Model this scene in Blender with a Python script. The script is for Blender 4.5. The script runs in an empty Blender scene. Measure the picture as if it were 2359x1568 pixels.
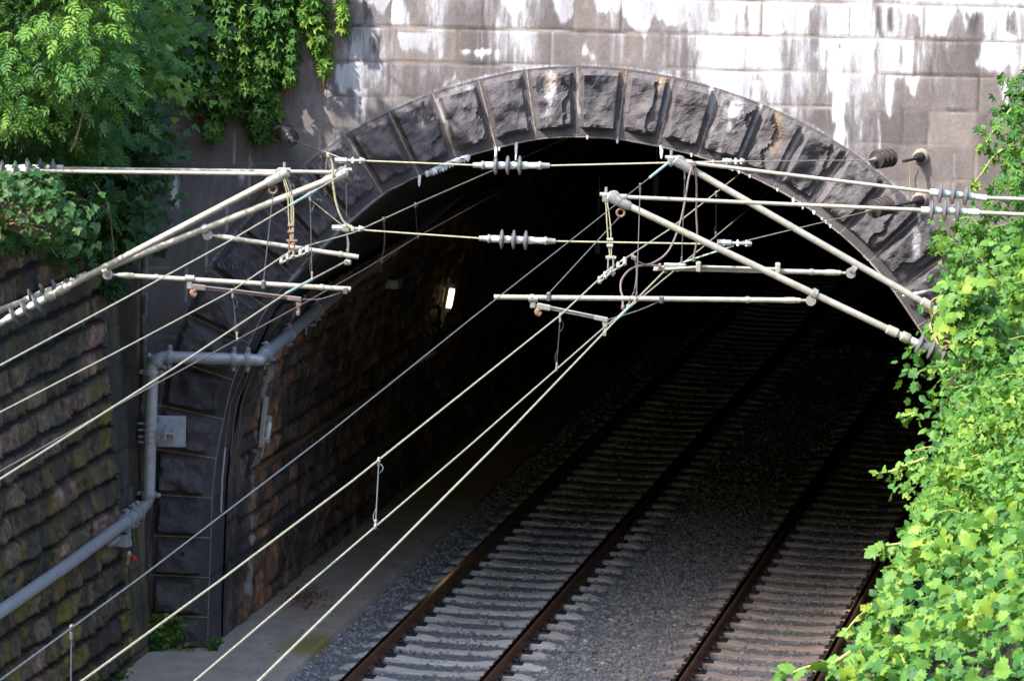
import bpy, math, random
import numpy as np
from mathutils import Vector, Matrix
random.seed(11)
rng = np.random.default_rng(11)
sc = bpy.context.scene
COL = sc.collection
PI = math.pi

# ------------------------------------------------------------------ camera model
F, PITCH, ROLL, H = 10600., .145, .0247, 11.25
CAM = np.array([0., 0., H])
YP = 52.35                     # plane of the portal
ZW = -.08                      # walkway top (rail top is z = 0)


def ray(u, v):
    a, b = u - 1179.5, v - 784
    cr, sr = math.cos(ROLL), math.sin(ROLL)
    x = a * cr + b * sr
    yv = -a * sr + b * cr
    c, s = math.cos(PITCH), math.sin(PITCH)
    return np.array([x, F * c - yv * s, -F * s - yv * c])


def atz(u, v, z):
    r = ray(u, v)
    return CAM + r * ((z - H) / r[2])


def aty(u, v, y):
    r = ray(u, v)
    return CAM + r * (y / r[1])


def atplane(u, v, p0, n):
    r = ray(u, v)
    return CAM + r * (np.dot(np.array(p0) - CAM, n) / np.dot(r, n))


# ------------------------------------------------------------------ object helpers
WL = {}


def tag(o, label=None, cat=None, group=None, kind=None):
    if label: o['label'] = label
    if cat: o['category'] = cat
    if group: o['group'] = group
    if kind: o['kind'] = kind
    return o


def thing(name, loc, label, cat, group=None, kind=None):
    o = bpy.data.objects.new(name, None)
    COL.objects.link(o)
    o.empty_display_size = .2
    o.location = tuple(float(c) for c in loc)
    WL[o.name] = np.array(loc, float)
    return tag(o, label, cat, group, kind)


def mesh(name, verts, faces, mat, parent=None, smooth=False, attrs=None, loc=None):
    verts = np.asarray(verts, float)
    if parent is not None:
        base = WL[parent.name]
    else:
        base = np.array(loc, float) if loc is not None else np.array([verts[:, 0].mean(), verts[:, 1].mean(), verts[:, 2].min()])
    v = verts - base
    me = bpy.data.meshes.new(name)
    if isinstance(faces, np.ndarray):
        n, k = faces.shape
        me.vertices.add(len(v))
        me.vertices.foreach_set('co', v.astype(np.float32).ravel())
        me.loops.add(n * k)
        me.loops.foreach_set('vertex_index', faces.astype(np.int32).ravel())
        me.polygons.add(n)
        me.polygons.foreach_set('loop_start', np.arange(0, n * k, k, dtype=np.int32))
        me.polygons.foreach_set('loop_total', np.full(n, k, np.int32))
        me.update(calc_edges=True)
    else:
        me.from_pydata([tuple(p) for p in v], [], [tuple(f) for f in faces])
        me.update()
    me.validate()
    if smooth:
        me.polygons.foreach_set('use_smooth', np.ones(len(me.polygons), bool))
    for k_, a in (attrs or {}).items():
        at = me.attributes.new(k_, 'FLOAT', 'POINT')
        at.data.foreach_set('value', np.asarray(a, np.float32))
    if mat: me.materials.append(mat)
    o = bpy.data.objects.new(name, me)
    COL.objects.link(o)
    if parent is not None:
        o.parent = parent
    else:
        o.location = tuple(base)
    WL[o.name] = base
    return o


class MB:
    """collects simple shapes into one mesh"""
    def __init__(s): s.v, s.f, s.n = [], [], 0

    def add(s, v, f):
        v = np.asarray(v, float)
        s.v.append(v); s.f += [tuple(i + s.n for i in q) for q in f]; s.n += len(v)
        return s

    def box(s, c, sx, sy, sz, ax=None, bev=0):
        ax = np.eye(3) if ax is None else np.array(ax, float)
        c = np.array(c, float)
        b = min(bev, sx * .45, sy * .45, sz * .45)
        if b <= 0:
            p = [c + ax[0] * sx / 2 * i + ax[1] * sy / 2 * j + ax[2] * sz / 2 * k for i in (-1, 1) for j in (-1, 1) for k in (-1, 1)]
            return s.add(p, [(0, 1, 3, 2), (4, 6, 7, 5), (0, 4, 5, 1), (2, 3, 7, 6), (0, 2, 6, 4), (1, 5, 7, 3)])
        pts, F_ = [], []
        idx = {}
        for i in (-1, 1):
            for j in (-1, 1):
                for k in (-1, 1):
                    for a in range(3):
                        d = [sx / 2, sy / 2, sz / 2]
                        e = [d[q] - (b if q != a else 0) for q in range(3)]
                        idx[(i, j, k, a)] = len(pts)
                        pts.append(c + ax[0] * e[0] * i + ax[1] * e[1] * j + ax[2] * e[2] * k)
        for a in range(3):
            o1, o2 = [q for q in range(3) if q != a]
            for sgn in (-1, 1):
                q = []
                for p1, p2 in ((-1, -1), (1, -1), (1, 1), (-1, 1)):
                    t = [0, 0, 0]; t[a] = sgn; t[o1] = p1; t[o2] = p2
                    q.append(idx[(*t, a)])
                F_.append(q if (sgn > 0) == (a != 1) else q[::-1])
        for a in range(3):
            o1, o2 = [q for q in range(3) if q != a]
            for p1 in (-1, 1):
                for p2 in (-1, 1):
                    q = []
                    for sa, oo in ((-1, o1), (1, o1), (1, o2), (-1, o2)):
                        t = [0, 0, 0]; t[a] = sa; t[o1] = p1; t[o2] = p2
                        q.append(idx[(*t, oo)])
                    F_.append(q)
        for i in (-1, 1):
            for j in (-1, 1):
                for k in (-1, 1):
                    F_.append([idx[(i, j, k, a)] for a in range(3)])
        return s.add(pts, F_)

    def tube(s, path, r, n=10, caps=True):
        path = np.asarray(path, float)
        m = len(path)
        rr = np.full(m, r) if np.isscalar(r) else np.asarray(r)
        T = np.gradient(path, axis=0)
        T /= np.linalg.norm(T, axis=1)[:, None] + 1e-12
        ref = np.array([0, 0, 1.]) if abs(T[0][2]) < .9 else np.array([1., 0, 0])
        vs = []
        u = ref - T[0] * np.dot(ref, T[0]); u /= np.linalg.norm(u)
        for i in range(m):
            u = u - T[i] * np.dot(u, T[i]); u /= np.linalg.norm(u) + 1e-12
            w = np.cross(T[i], u)
            for k in range(n):
                a = 2 * PI * k / n
                vs.append(path[i] + rr[i] * (math.cos(a) * u + math.sin(a) * w))
        fs = [(i * n + k, i * n + (k + 1) % n, (i + 1) * n + (k + 1) % n, (i + 1) * n + k) for i in range(m - 1) for k in range(n)]
        if caps:
            fs.append(tuple(range(n))[::-1]); fs.append(tuple((m - 1) * n + k for k in range(n)))
        return s.add(vs, fs)

    def lathe(s, prof, p0, d, n=16):
        d = np.array(d, float); d /= np.linalg.norm(d)
        path = [np.array(p0) + d * t for t, r in prof]
        ref = np.array([0, 0, 1.]) if abs(d[2]) < .9 else np.array([1., 0, 0])
        u = ref - d * np.dot(ref, d); u /= np.linalg.norm(u); w = np.cross(d, u)
        vs = [path[i] + prof[i][1] * (math.cos(2 * PI * k / n) * u + math.sin(2 * PI * k / n) * w) for i in range(len(prof)) for k in range(n)]
        m = len(prof)
        fs = [(i * n + k, i * n + (k + 1) % n, (i + 1) * n + (k + 1) % n, (i + 1) * n + k) for i in range(m - 1) for k in range(n)]
        fs.append(tuple(range(n))[::-1]); fs.append(tuple((m - 1) * n + k for k in range(n)))
        return s.add(vs, fs)

    def build(s, name, mat, parent=None, smooth=False, loc=None):
        o = mesh(name, np.concatenate(s.v), s.f, mat, parent, False, None, loc)
        if smooth:
            me = o.data
            me.polygons.foreach_set('use_smooth', np.ones(len(me.polygons), bool))
            try:
                me.set_sharp_from_angle(angle=math.radians(40))
            except Exception:
                pass
        return o


def smooth_path(pts, n=24):
    pts = np.asarray(pts, float)
    m = len(pts)
    if m == 2:
        return pts[0] + (pts[1] - pts[0]) * np.linspace(0, 1, 2)[:, None]
    out = []
    P = np.vstack([2 * pts[0] - pts[1], pts, 2 * pts[-1] - pts[-2]])
    for i in range(1, m):
        a, b, c, d = P[i - 1], P[i], P[i + 1], P[i + 2]
        t = np.linspace(0, 1, max(2, n // (m - 1) + 1))[:, None]
        q = .5 * ((2 * b) + (-a + c) * t + (2 * a - 5 * b + 4 * c - d) * t ** 2 + (-a + 3 * b - 3 * c + d) * t ** 3)
        out.append(q if i == m - 1 else q[:-1])
    return np.vstack(out)


# ------------------------------------------------------------------ numpy value noise
def _hash(ix, iy, iz):
    n = (ix * 374761393 + iy * 668265263 + iz * 2147483647 + 1013904223) & 0xffffffff
    n = ((n ^ (n >> 13)) * 1274126177) & 0xffffffff
    n = (n ^ (n >> 16)) & 0xffff
    return n / 65535.


def vnoise(x, y, z=None):
    x = np.asarray(x, float); y = np.asarray(y, float)
    z = np.zeros_like(x) if z is None else np.asarray(z, float) + np.zeros_like(x)
    xi, yi, zi = np.floor(x).astype(np.int64), np.floor(y).astype(np.int64), np.floor(z).astype(np.int64)
    fx, fy, fz = x - xi, y - yi, z - zi
    fx, fy, fz = [t * t * (3 - 2 * t) for t in (fx, fy, fz)]
    r = 0
    for a in (0, 1):
        for b in (0, 1):
            for c in (0, 1):
                r = r + _hash(xi + a, yi + b, zi + c) * (fx if a else 1 - fx) * (fy if b else 1 - fy) * (fz if c else 1 - fz)
    return r


def fbm(x, y, z=None, o=4, g=.5):
    r, a, t = 0, 1, 0
    for i in range(o):
        s = 2. ** i
        r = r + a * vnoise(x * s + 17.3 * i, y * s + 5.1 * i, None if z is None else z * s + 3.7 * i); t += a; a *= g
    return r / t


def sstep(a, b, x):
    t = np.clip((x - a) / (b - a), 0, 1)
    return t * t * (3 - 2 * t)


def grid_faces(nu, nv):
    i, j = np.meshgrid(np.arange(nu - 1), np.arange(nv - 1), indexing='ij')
    a = (i * nv + j).ravel()
    return np.stack([a, a + nv, a + nv + 1, a + 1], 1)


# ------------------------------------------------------------------ materials
class NT:
    def __init__(s, name):
        s.m = bpy.data.materials.new(name); s.m.use_nodes = True
        s.t = s.m.node_tree; s.t.nodes.clear()
        s.out = s.n('ShaderNodeOutputMaterial')
        s.b = s.n('ShaderNodeBsdfPrincipled')
        s.l(s.b.outputs[0], s.out.inputs[0])

    def n(s, t, **k):
        q = s.t.nodes.new(t)
        for a, b in k.items(): setattr(q, a, b)
        return q

    def l(s, a, b): s.t.links.new(a, b)

    def coord(s, scale=(1, 1, 1)):
        tc = s.n('ShaderNodeNewGeometry'); mp = s.n('ShaderNodeMapping')
        mp.inputs['Scale'].default_value = scale
        s.l(tc.outputs['Position'], mp.inputs['Vector'])
        return mp.outputs[0]

    def noise(s, scale, detail=4, rough=.6, stretch=(1, 1, 1)):
        q = s.n('ShaderNodeTexNoise')
        q.inputs['Scale'].default_value = scale; q.inputs['Detail'].default_value = detail
        q.inputs['Roughness'].default_value = rough
        s.l(s.coord(stretch), q.inputs['Vector'])
        return q.outputs['Fac']

    def attr(s, name):
        q = s.n('ShaderNodeAttribute'); q.attribute_name = name
        return q.outputs['Fac']

    def math(s, op, a, b=None, clamp=False):
        q = s.n('ShaderNodeMath', operation=op); q.use_clamp = clamp
        for i, x in enumerate((a, b)):
            if x is None: continue
            if isinstance(x, (int, float)): q.inputs[i].default_value = x
            else: s.l(x, q.inputs[i])
        return q.outputs[0]

    def ramp(s, fac, stops):
        q = s.n('ShaderNodeValToRGB')
        e = q.color_ramp.elements
        while len(e) < len(stops): e.new(.5)
        for i, (p, c) in enumerate(stops):
            e[i].position = p; e[i].color = (*c, 1) if len(c) == 3 else c
        s.l(fac, q.inputs[0])
        return q.outputs[0]

    def mix(s, fac, a, b, mode='MIX'):
        q = s.n('ShaderNodeMix', data_type='RGBA', blend_type=mode)
        for i, x in ((0, fac), (6, a), (7, b)):
            if isinstance(x, (int, float)): q.inputs[i].default_value = x
            elif isinstance(x, tuple): q.inputs[i].default_value = (*x, 1)
            else: s.l(x, q.inputs[i])
        return q.outputs[2]

    def bump(s, h, strength=.4, dist=.02):
        q = s.n('ShaderNodeBump'); q.inputs['Strength'].default_value = strength; q.inputs['Distance'].default_value = dist
        s.l(h, q.inputs['Height']); s.l(q.outputs[0], s.b.inputs['Normal'])

    def set(s, color=None, rough=None, metal=None, spec=None):
        for k, x in (('Base Color', color), ('Roughness', rough), ('Metallic', metal), ('Specular IOR Level', spec)):
            if x is None: continue
            if isinstance(x, tuple): s.b.inputs[k].default_value = (*x, 1)
            elif isinstance(x, (int, float)): s.b.inputs[k].default_value = x
            else: s.l(x, s.b.inputs[k])
        return s.m


def mat_ashlar():
    m = NT('ashlar_stone')
    n1 = m.noise(2.2, 5, .65, (1, 1, .35)); n2 = m.noise(30, 4, .7)
    base = m.ramp(n1, [(.3, (.095, .081, .081)), (.5, (.165, .144, .142)), (.72, (.25, .217, .198))])
    base = m.mix(.45, base, m.ramp(m.attr('tone'), [(0, (.095, .083, .085)), (.5, (.165, .145, .143)), (1, (.255, .22, .20))]))
    base = m.mix(.55, base, m.ramp(n2, [(.3, (.5, .5, .5)), (.7, (1, 1, 1))]), 'MULTIPLY')
    drk = m.math('MULTIPLY', m.attr('grime_shade'), 1.0)
    base = m.mix(drk, base, (.026, .026, .031))
    n3 = m.noise(16, 6, .75, (1, 1, .28))
    st = m.math('ADD', m.attr('stain'), m.math('MULTIPLY', m.math('SUBTRACT', n3, .5), 1.0))
    st = m.ramp(st, [(.16, (0, 0, 0)), (.42, (.22, .22, .22)), (.60, (.75, .75, .75)), (.8, (1, 1, 1))])
    base = m.mix(st, base, m.ramp(m.noise(5, 5, .7, (1, 1, .2)), [(.3, (.25, .245, .27)), (.5, (.38, .375, .40)), (.62, (.52, .52, .54))]))
    base = m.mix(m.attr('joint'), base, m.mix(m.math('MULTIPLY', m.attr('grime_shade'), 2.6, True), m.ramp(n1, [(.42, (.045, .036, .032)), (.6, (.20, .145, .10))]), (.40, .375, .36)))
    m.bump(m.math('ADD', n2, m.math('MULTIPLY', n3, .6)), .35, .012)
    return m.set(base, .88, 0, .25)


def mat_voussoir():
    m = NT('rock_faced_stone')
    n1 = m.noise(3, 5, .65); n2 = m.noise(40, 5, .7); n3 = m.noise(11, 6, .75, (1, 1, .4))
    base = m.ramp(n1, [(.3, (.040, .037, .042)), (.55, (.064, .059, .066)), (.75, (.105, .094, .098))])
    base = m.mix(.3, base, m.ramp(m.attr('tone'), [(0, (.036, .033, .036)), (1, (.115, .10, .097))]))
    base = m.mix(m.math('MULTIPLY', m.attr('crown_sunlight'), .6), base, m.ramp(n1, [(.3, (.088, .079, .086)), (.7, (.155, .139, .146))]))  # sunlight on the upper ring stones, painted in as a lighter tone
    base = m.mix(.6, base, m.ramp(n2, [(.3, (.55, .55, .55)), (.7, (1, 1, 1))]), 'MULTIPLY')
    st = m.math('ADD', m.attr('stain'), m.math('MULTIPLY', m.math('SUBTRACT', n3, .5), 1.1))
    st = m.ramp(st, [(.4, (0, 0, 0)), (.75, (1, 1, 1))])
    base = m.mix(m.math('MULTIPLY', st, .85), base, (.43, .425, .45))
    sp = m.ramp(m.noise(60, 2, .5), [(.70, (0, 0, 0)), (.76, (1, 1, 1))])
    base = m.mix(m.math('MULTIPLY', sp, .5), base, (.4, .38, .36))
    rs = m.math('MULTIPLY', m.attr('rust'), m.noise(7, 3))
    base = m.mix(rs, base, (.24, .16, .085))
    m.bump(n2, .6, .015)
    return m.set(base, .85, 0, .3)


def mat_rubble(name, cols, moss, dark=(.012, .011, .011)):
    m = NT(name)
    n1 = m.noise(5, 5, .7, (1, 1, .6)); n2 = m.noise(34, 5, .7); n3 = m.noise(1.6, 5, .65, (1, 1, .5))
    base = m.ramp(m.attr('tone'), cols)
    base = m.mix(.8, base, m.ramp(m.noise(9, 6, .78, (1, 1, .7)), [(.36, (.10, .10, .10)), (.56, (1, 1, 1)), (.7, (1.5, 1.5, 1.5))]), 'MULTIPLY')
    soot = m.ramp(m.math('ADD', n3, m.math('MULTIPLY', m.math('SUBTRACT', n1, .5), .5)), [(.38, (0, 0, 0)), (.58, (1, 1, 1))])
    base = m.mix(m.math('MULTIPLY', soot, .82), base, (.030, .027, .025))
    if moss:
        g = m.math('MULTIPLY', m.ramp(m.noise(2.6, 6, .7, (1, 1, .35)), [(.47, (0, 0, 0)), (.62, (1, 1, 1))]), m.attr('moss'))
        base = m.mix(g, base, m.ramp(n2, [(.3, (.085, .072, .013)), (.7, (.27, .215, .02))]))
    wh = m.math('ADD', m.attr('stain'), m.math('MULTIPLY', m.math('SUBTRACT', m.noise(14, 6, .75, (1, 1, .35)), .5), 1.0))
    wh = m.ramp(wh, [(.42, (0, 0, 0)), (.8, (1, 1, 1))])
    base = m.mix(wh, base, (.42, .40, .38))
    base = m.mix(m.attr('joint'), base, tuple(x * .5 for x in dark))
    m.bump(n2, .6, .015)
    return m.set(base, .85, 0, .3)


def mat_simple(name, col, rough=.6, metal=0, var=.25, scale=12, bump=0, spec=.5, stretch=(1, 1, 1)):
    m = NT(name)
    n = m.noise(scale, 5, .65, stretch)
    c0 = tuple(x * (1 - var) for x in col); c1 = tuple(min(1, x * (1 + var)) for x in col)
    base = m.ramp(n, [(.3, c0), (.7, c1)])
    if bump: m.bump(n, bump, .01)
    return m.set(base, rough, metal, spec)


def mat_leaf(name, stops, trans=.35, rough=.55):
    m = NT(name)
    t = m.attr('tint')
    c = m.ramp(t, stops)
    c = m.mix(.35, c, m.ramp(m.noise(9, 3), [(.3, (.55, .6, .5)), (.7, (1, 1, 1))]), 'MULTIPLY')
    m.set(c, rough, 0, .25)
    tr = m.n('ShaderNodeBsdfTranslucent')
    c2 = m.mix(.5, c, (.20, .34, .02))
    m.l(c2, tr.inputs[0])
    mx = m.n('ShaderNodeMixShader'); mx.inputs[0].default_value = trans
    m.l(m.b.outputs[0], mx.inputs[1]); m.l(tr.outputs[0], mx.inputs[2])
    m.l(mx.outputs[0], m.out.inputs[0])
    return m.m


def mat_gravel():
    m = NT('ballast_stone')
    c = m.ramp(m.attr('tint'), [(0, (.145, .152, .162)), (.45, (.25, .256, .268)), (.74, (.33, .325, .315)), (.88, (.37, .315, .26)), (.93, (.22, .13, .08)), (.965, (.25, .24, .23)), (1, (.62, .62, .62))])
    c = m.mix(.4, c, m.ramp(m.noise(60, 3), [(.3, (.5, .5, .5)), (.7, (1, 1, 1))]), 'MULTIPLY')
    c = m.mix(m.attr('warm'), c, (.23, .18, .135))
    return m.set(c, .85, 0, .3)


def mat_bed():
    m = NT('ballast_bed')
    n = m.noise(38, 5, .75)
    v = m.n('ShaderNodeTexVoronoi'); v.inputs['Scale'].default_value = 22
    m.l(m.coord(), v.inputs['Vector'])
    c = m.ramp(n, [(.3, (.12, .12, .122)), (.7, (.32, .315, .31))])
    c = m.mix(.7, c, m.ramp(v.outputs['Distance'], [(0, (1, 1, 1)), (.8, (.35, .35, .35))]), 'MULTIPLY')
    m.bump(v.outputs['Distance'], .9, -.03)
    return m.set(c, .9, 0, .2)


def mat_concrete(name, lo, hi, scale=6):
    m = NT(name)
    n = m.noise(scale, 6, .7); n2 = m.noise(45, 4, .7)
    c = m.ramp(n, [(.3, lo), (.7, hi)])
    c = m.mix(.4, c, m.ramp(n2, [(.3, (.6, .6, .6)), (.7, (1, 1, 1))]), 'MULTIPLY')
    m.bump(n2, .3, .006)
    return m.set(c, .8, 0, .3)


def mat_walk():
    m = NT('walkway_concrete')
    n = m.noise(3, 6, .7); n2 = m.noise(40, 4, .7)
    c = m.ramp(n, [(.3, (.27, .22, .175)), (.7, (.42, .355, .29))])
    c = m.mix(.4, c, m.ramp(n2, [(.3, (.6, .6, .6)), (.7, (1, 1, 1))]), 'MULTIPLY')
    mo = m.math('ADD', m.attr('moss'), m.math('MULTIPLY', m.math('SUBTRACT', n, .5), 1.2))
    c = m.mix(m.math('MULTIPLY', m.ramp(mo, [(.4, (0, 0, 0)), (.8, (1, 1, 1))]), .8), c, (.17, .15, .02))
    m.bump(n2, .3, .006)
    return m.set(c, .72, 0, .35)


def mat_sleeper(name, lo, hi):
    m = NT(name)
    n = m.noise(7, 6, .7); n2 = m.noise(50, 4, .7)
    c = m.ramp(n, [(.3, lo), (.7, hi)])
    c = m.mix(.45, c, m.ramp(n2, [(.3, (.55, .55, .55)), (.7, (1, 1, 1))]), 'MULTIPLY')
    oi = m.n('ShaderNodeObjectInfo')
    c = m.mix(.5, c, m.ramp(oi.outputs['Random'], [(0, (.62, .58, .54)), (1, (1, 1, 1))]), 'MULTIPLY')
    ru = m.ramp(m.math('ADD', m.attr('rust'), m.math('MULTIPLY', m.math('SUBTRACT', n2, .5), .8)), [(.5, (0, 0, 0)), (1., (1, 1, 1))])
    c = m.mix(m.math('MULTIPLY', ru, .5), c, (.22, .11, .045))
    m.bump(n2, .3, .006)
    return m.set(c, .85, 0, .25)


def mat_emit(name, col, st):
    m = NT(name)
    m.set((.8, .8, .75), .4)
    m.b.inputs['Emission Color'].default_value = (*col, 1)
    m.b.inputs['Emission Strength'].default_value = st
    return m.m


def mat_tube_metal():
    m = NT('aluminium_tube')
    n = m.noise(14, 5, .7); n2 = m.noise(2.2, 4, .7)
    c = m.ramp(n, [(.3, (.20, .19, .16)), (.7, (.36, .345, .295))])
    g = m.ramp(n2, [(.5, (0, 0, 0)), (.7, (1, 1, 1))])
    c = m.mix(m.math('MULTIPLY', g, .5), c, (.19, .19, .10))
    return m.set(c, .5, .2, .4)


M = dict(
    ashlar=mat_ashlar(), vous=mat_voussoir(),
    mortar=mat_simple('mortar', (.27, .22, .175), .9, 0, .5, 20),
    rubble=mat_rubble('mossy_rubble_stone', [(0, (.07, .055, .036)), (.55, (.14, .108, .07)), (.84, (.18, .138, .088)), (.92, (.34, .19, .145)), (1, (.50, .29, .225))], True),
    tunnel=mat_rubble('sooty_red_stone', [(0, (.10, .085, .08)), (.4, (.20, .155, .13)), (.65, (.28, .18, .135)), (.82, (.38, .19, .11)), (1, (.46, .23, .13))], False),
    quoin=mat_rubble('sooty_ashlar', [(0, (.06, .055, .053)), (.6, (.095, .083, .075)), (1, (.14, .12, .10))], True),
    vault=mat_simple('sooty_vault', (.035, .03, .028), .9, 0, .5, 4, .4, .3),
    walk=mat_walk(), sleeper=mat_sleeper('sleeper_concrete', (.46, .43, .39), (.68, .64, .585)), sleeperb=mat_sleeper('brown_sleeper_concrete', (.31, .245, .195), (.50, .40, .33)), gravel=mat_gravel(), bed=mat_bed(),
    rail=mat_simple('rusty_rail', (.15, .072, .04), .6, .35, .5, 30, .1, .4),
    railtop=mat_simple('polished_rail_top', (.36, .31, .27), .2, 1., .25, 20, 0, .5),
    clip=mat_simple('dark_rail_fastening', (.035, .032, .033), .5, .5, .4, 40),
    tube=mat_tube_metal(),
    fit=mat_simple('galvanised_fitting', (.27, .27, .25), .42, .5, .3, 40),
    rustfit=mat_simple('rusty_fitting', (.14, .08, .055), .7, .3, .5, 50),
    shed=mat_simple('insulator_shed_grey', (.075, .07, .077), .38, 0, .15, 10),
    shedcore=mat_simple('insulator_core', (.42, .48, .44), .3, 0, .15, 20),
    disc=mat_simple('brown_glazed_disc', (.035, .029, .027), .25, 0, .4, 14),
    wire=mat_simple('weathered_wire', (.36, .33, .21), .45, .4, .3, 30),
    wiregrey=mat_simple('grey_steel_wire', (.10, .10, .105), .5, .5, .3, 30),
    wiregreen=mat_simple('green_copper_wire', (.28, .38, .32), .5, .3, .2, 30),
    wirebrown=mat_simple('brown_copper_wire', (.15, .11, .09), .45, .6, .35, 30),
    cable=mat_simple('brown_cable', (.11, .085, .078), .5, 0, .2, 20),
    galv=mat_simple('galvanised_pipe', (.33, .345, .36), .4, .25, .15, 9, .05),
    galvd=mat_simple('grey_clamp', (.27, .28, .30), .5, .3, .3, 30),
    plate=mat_simple('grey_steel_plate', (.34, .36, .39), .55, .2, .15, 12),
    brownpipe=mat_simple('brown_conduit', (.13, .085, .05), .6, 0, .3, 12),
    blackpipe=mat_simple('dark_conduit', (.03, .032, .038), .5, 0, .3, 12),
    brass=mat_simple('brass_valve', (.45, .37, .27), .4, .6, .2, 20),
    anchorpatch=mat_simple('patched_mortar', (.22, .18, .15), .9, 0, .5, 20),
    red=mat_simple('red_plastic', (.5, .02, .02), .4),
    lampwhite=mat_simple('lamp_housing', (.45, .45, .43), .5, 0, .15, 20),
    lampoff=mat_simple('unlit_lamp_cover', (.75, .78, .80), .25),
    lampon=mat_emit('lit_lamp_cover', (1., .74, .36), 2.4),
    sign=mat_simple('green_plate', (.22, .42, .28), .5),
    dirt=mat_simple('soil', (.014, .015, .008), .95, 0, .5, 3, .4, .2),
    ground=mat_simple('ground_soil', (.07, .075, .035), .95, 0, .5, .6, .2, .2),
    stem=mat_simple('stem', (.19, .15, .07), .7, 0, .4, 20),
    stemgreen=mat_simple('green_stem', (.20, .24, .06), .6, 0, .3, 20),
    root=mat_simple('red_brown_root', (.30, .11, .05), .7, 0, .4, 20),
    litter=mat_simple('red_leaf_litter', (.20, .07, .045), .8, 0, .5, 30),
    bark=mat_simple('bark', (.09, .07, .05), .9, 0, .4, 10, .5),
    calcite=mat_simple('white_calcite', (.8, .8, .8), .6, 0, .1, 20),
)
M['leaf_bright'] = mat_leaf('bright_leaf', [(0, (.008, .045, .010)), (.35, (.035, .12, .018)), (.7, (.10, .20, .024)), (.93, (.20, .26, .03)), (1, (.28, .18, .06))], .27)
M['leaf_mid'] = mat_leaf('mid_leaf', [(0, (.012, .055, .016)), (.5, (.035, .115, .022)), (.85, (.09, .19, .026)), (1, (.20, .25, .035))], .35)
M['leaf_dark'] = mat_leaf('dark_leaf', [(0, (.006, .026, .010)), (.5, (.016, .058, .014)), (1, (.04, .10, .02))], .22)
M['leaf_lance'] = mat_leaf('lance_leaf', [(0, (.008, .04, .010)), (.4, (.025, .095, .014)), (.8, (.09, .20, .022)), (1, (.22, .30, .06))], .26)

# ------------------------------------------------------------------ track geometry
TX0, TY0, TH, TK, DB = -.757, 52.05, .1753, .00033, 3.65


def TC(s, o):
    """track coordinates: s along the line, o to the right of the near track's centre"""
    s = np.asarray(s, float); t = TH + TK * s
    x = TX0 + (np.cos(TH) - np.cos(t)) / TK + o * np.cos(t)
    y = TY0 + (np.sin(t) - np.sin(TH)) / TK - o * np.sin(t)
    return x, y


def to_track(p):
    dx, dy = p[0] - TX0, p[1] - TY0
    s, o = 0., 0.
    for _ in range(8):
        x, y = TC(s, o); t = TH + TK * s
        ex, ey = p[0] - x, p[1] - y
        s += ex * math.sin(t) + ey * math.cos(t); o += ex * math.cos(t) - ey * math.sin(t)
    return s, o


# ------------------------------------------------------------------ arch outline
IN = [(482, 1497), (482, 1426), (488, 1272), (492, 1135), (500, 1054), (520, 959), (538, 877), (575, 795), (615, 710), (698, 611), (810, 506), (879, 448), (964, 407), (1046, 369), (1142, 342), (1234, 321), (1330, 316), (1422, 321), (1518, 338), (1611, 362), (1700, 395), (1789, 436), (1871, 486), (1908, 518), (1946, 549), (2014, 614), (2072, 692), (2120, 764), (2151, 819), (2168, 867)]
ip = np.array([aty(u, v, YP)[[0, 2]] for u, v in IN])
zl = ip[-1][1]
left = ip[:12]
xl = np.interp(zl, ip[:9, 1], ip[:9, 0])
XC = (xl + ip[-1][0]) / 2
low = [(2 * XC - x, z) for x, z in ip[:8][::-1] if z < zl - .25]
ip = np.vstack([ip, low])
d = np.r_[0, np.cumsum(np.linalg.norm(np.diff(ip, axis=0), axis=1))]
S_ = np.arange(0, d[-1], .02)
ax_ = np.interp(S_, d, ip[:, 0]); az_ = np.interp(S_, d, ip[:, 1])
kk = np.exp(-np.linspace(-2.2, 2.2, 41) ** 2); kk /= kk.sum()
axp = np.convolve(np.pad(ax_, 20, mode='reflect', reflect_type='odd'), kk, 'valid')
azp = np.convolve(np.pad(az_, 20, mode='reflect', reflect_type='odd'), kk, 'valid')
tx, tz = np.gradient(axp), np.gradient(azp)
tl = np.hypot(tx, tz); nx, nz = -tz / tl, tx / tl      # outward
nx = np.convolve(np.pad(nx, 20, mode='edge'), kk, 'valid'); nz = np.convolve(np.pad(nz, 20, mode='edge'), kk, 'valid')
LT = S_[-1]


def arc(s, r):
    return (np.interp(s, S_, axp) + r * np.interp(s, S_, nx), np.interp(s, S_, azp) + r * np.interp(s, S_, nz))


def ring_w(s):
    z = np.interp(s, S_, azp)
    return .69 + .13 * sstep(1.5, 3.8, z)


pc = aty(1330, 318, YP)
s_c = S_[np.argmin((axp - pc[0]) ** 2 + (azp - pc[2]) ** 2)]
SP_ = .467
joints = sorted([s_c + SP_ * k for k in range(-40, 40) if .2 < s_c + SP_ * k < LT - .2])
joints = [0.] + joints + [LT]

# ------------------------------------------------------------------ portal
portal = thing('tunnel_portal', (XC, YP, ZW), 'soot-dark stone tunnel portal with white lime streaks and rock-faced arch ring', 'tunnel portal')
# --- ashlar face
X0, X1, Z0, Z1, R_ = -7.0, 7.2, -.2, 9.2, .025
gx = np.arange(X0, X1, R_); gz = np.arange(Z0, Z1, R_)
GX, GZ = np.meshgrid(gx, gz, indexing='ij')
zj0 = aty(1370, 74 + 0, YP)[2]         # the highest full joint right of centre
CH = .402
zr = (GZ - zj0) / CH
ci = np.floor(zr).astype(int)
fz_ = zr - ci
VJ = {0: [745, 1060, 1675, 1990], -1: [], }
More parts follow.
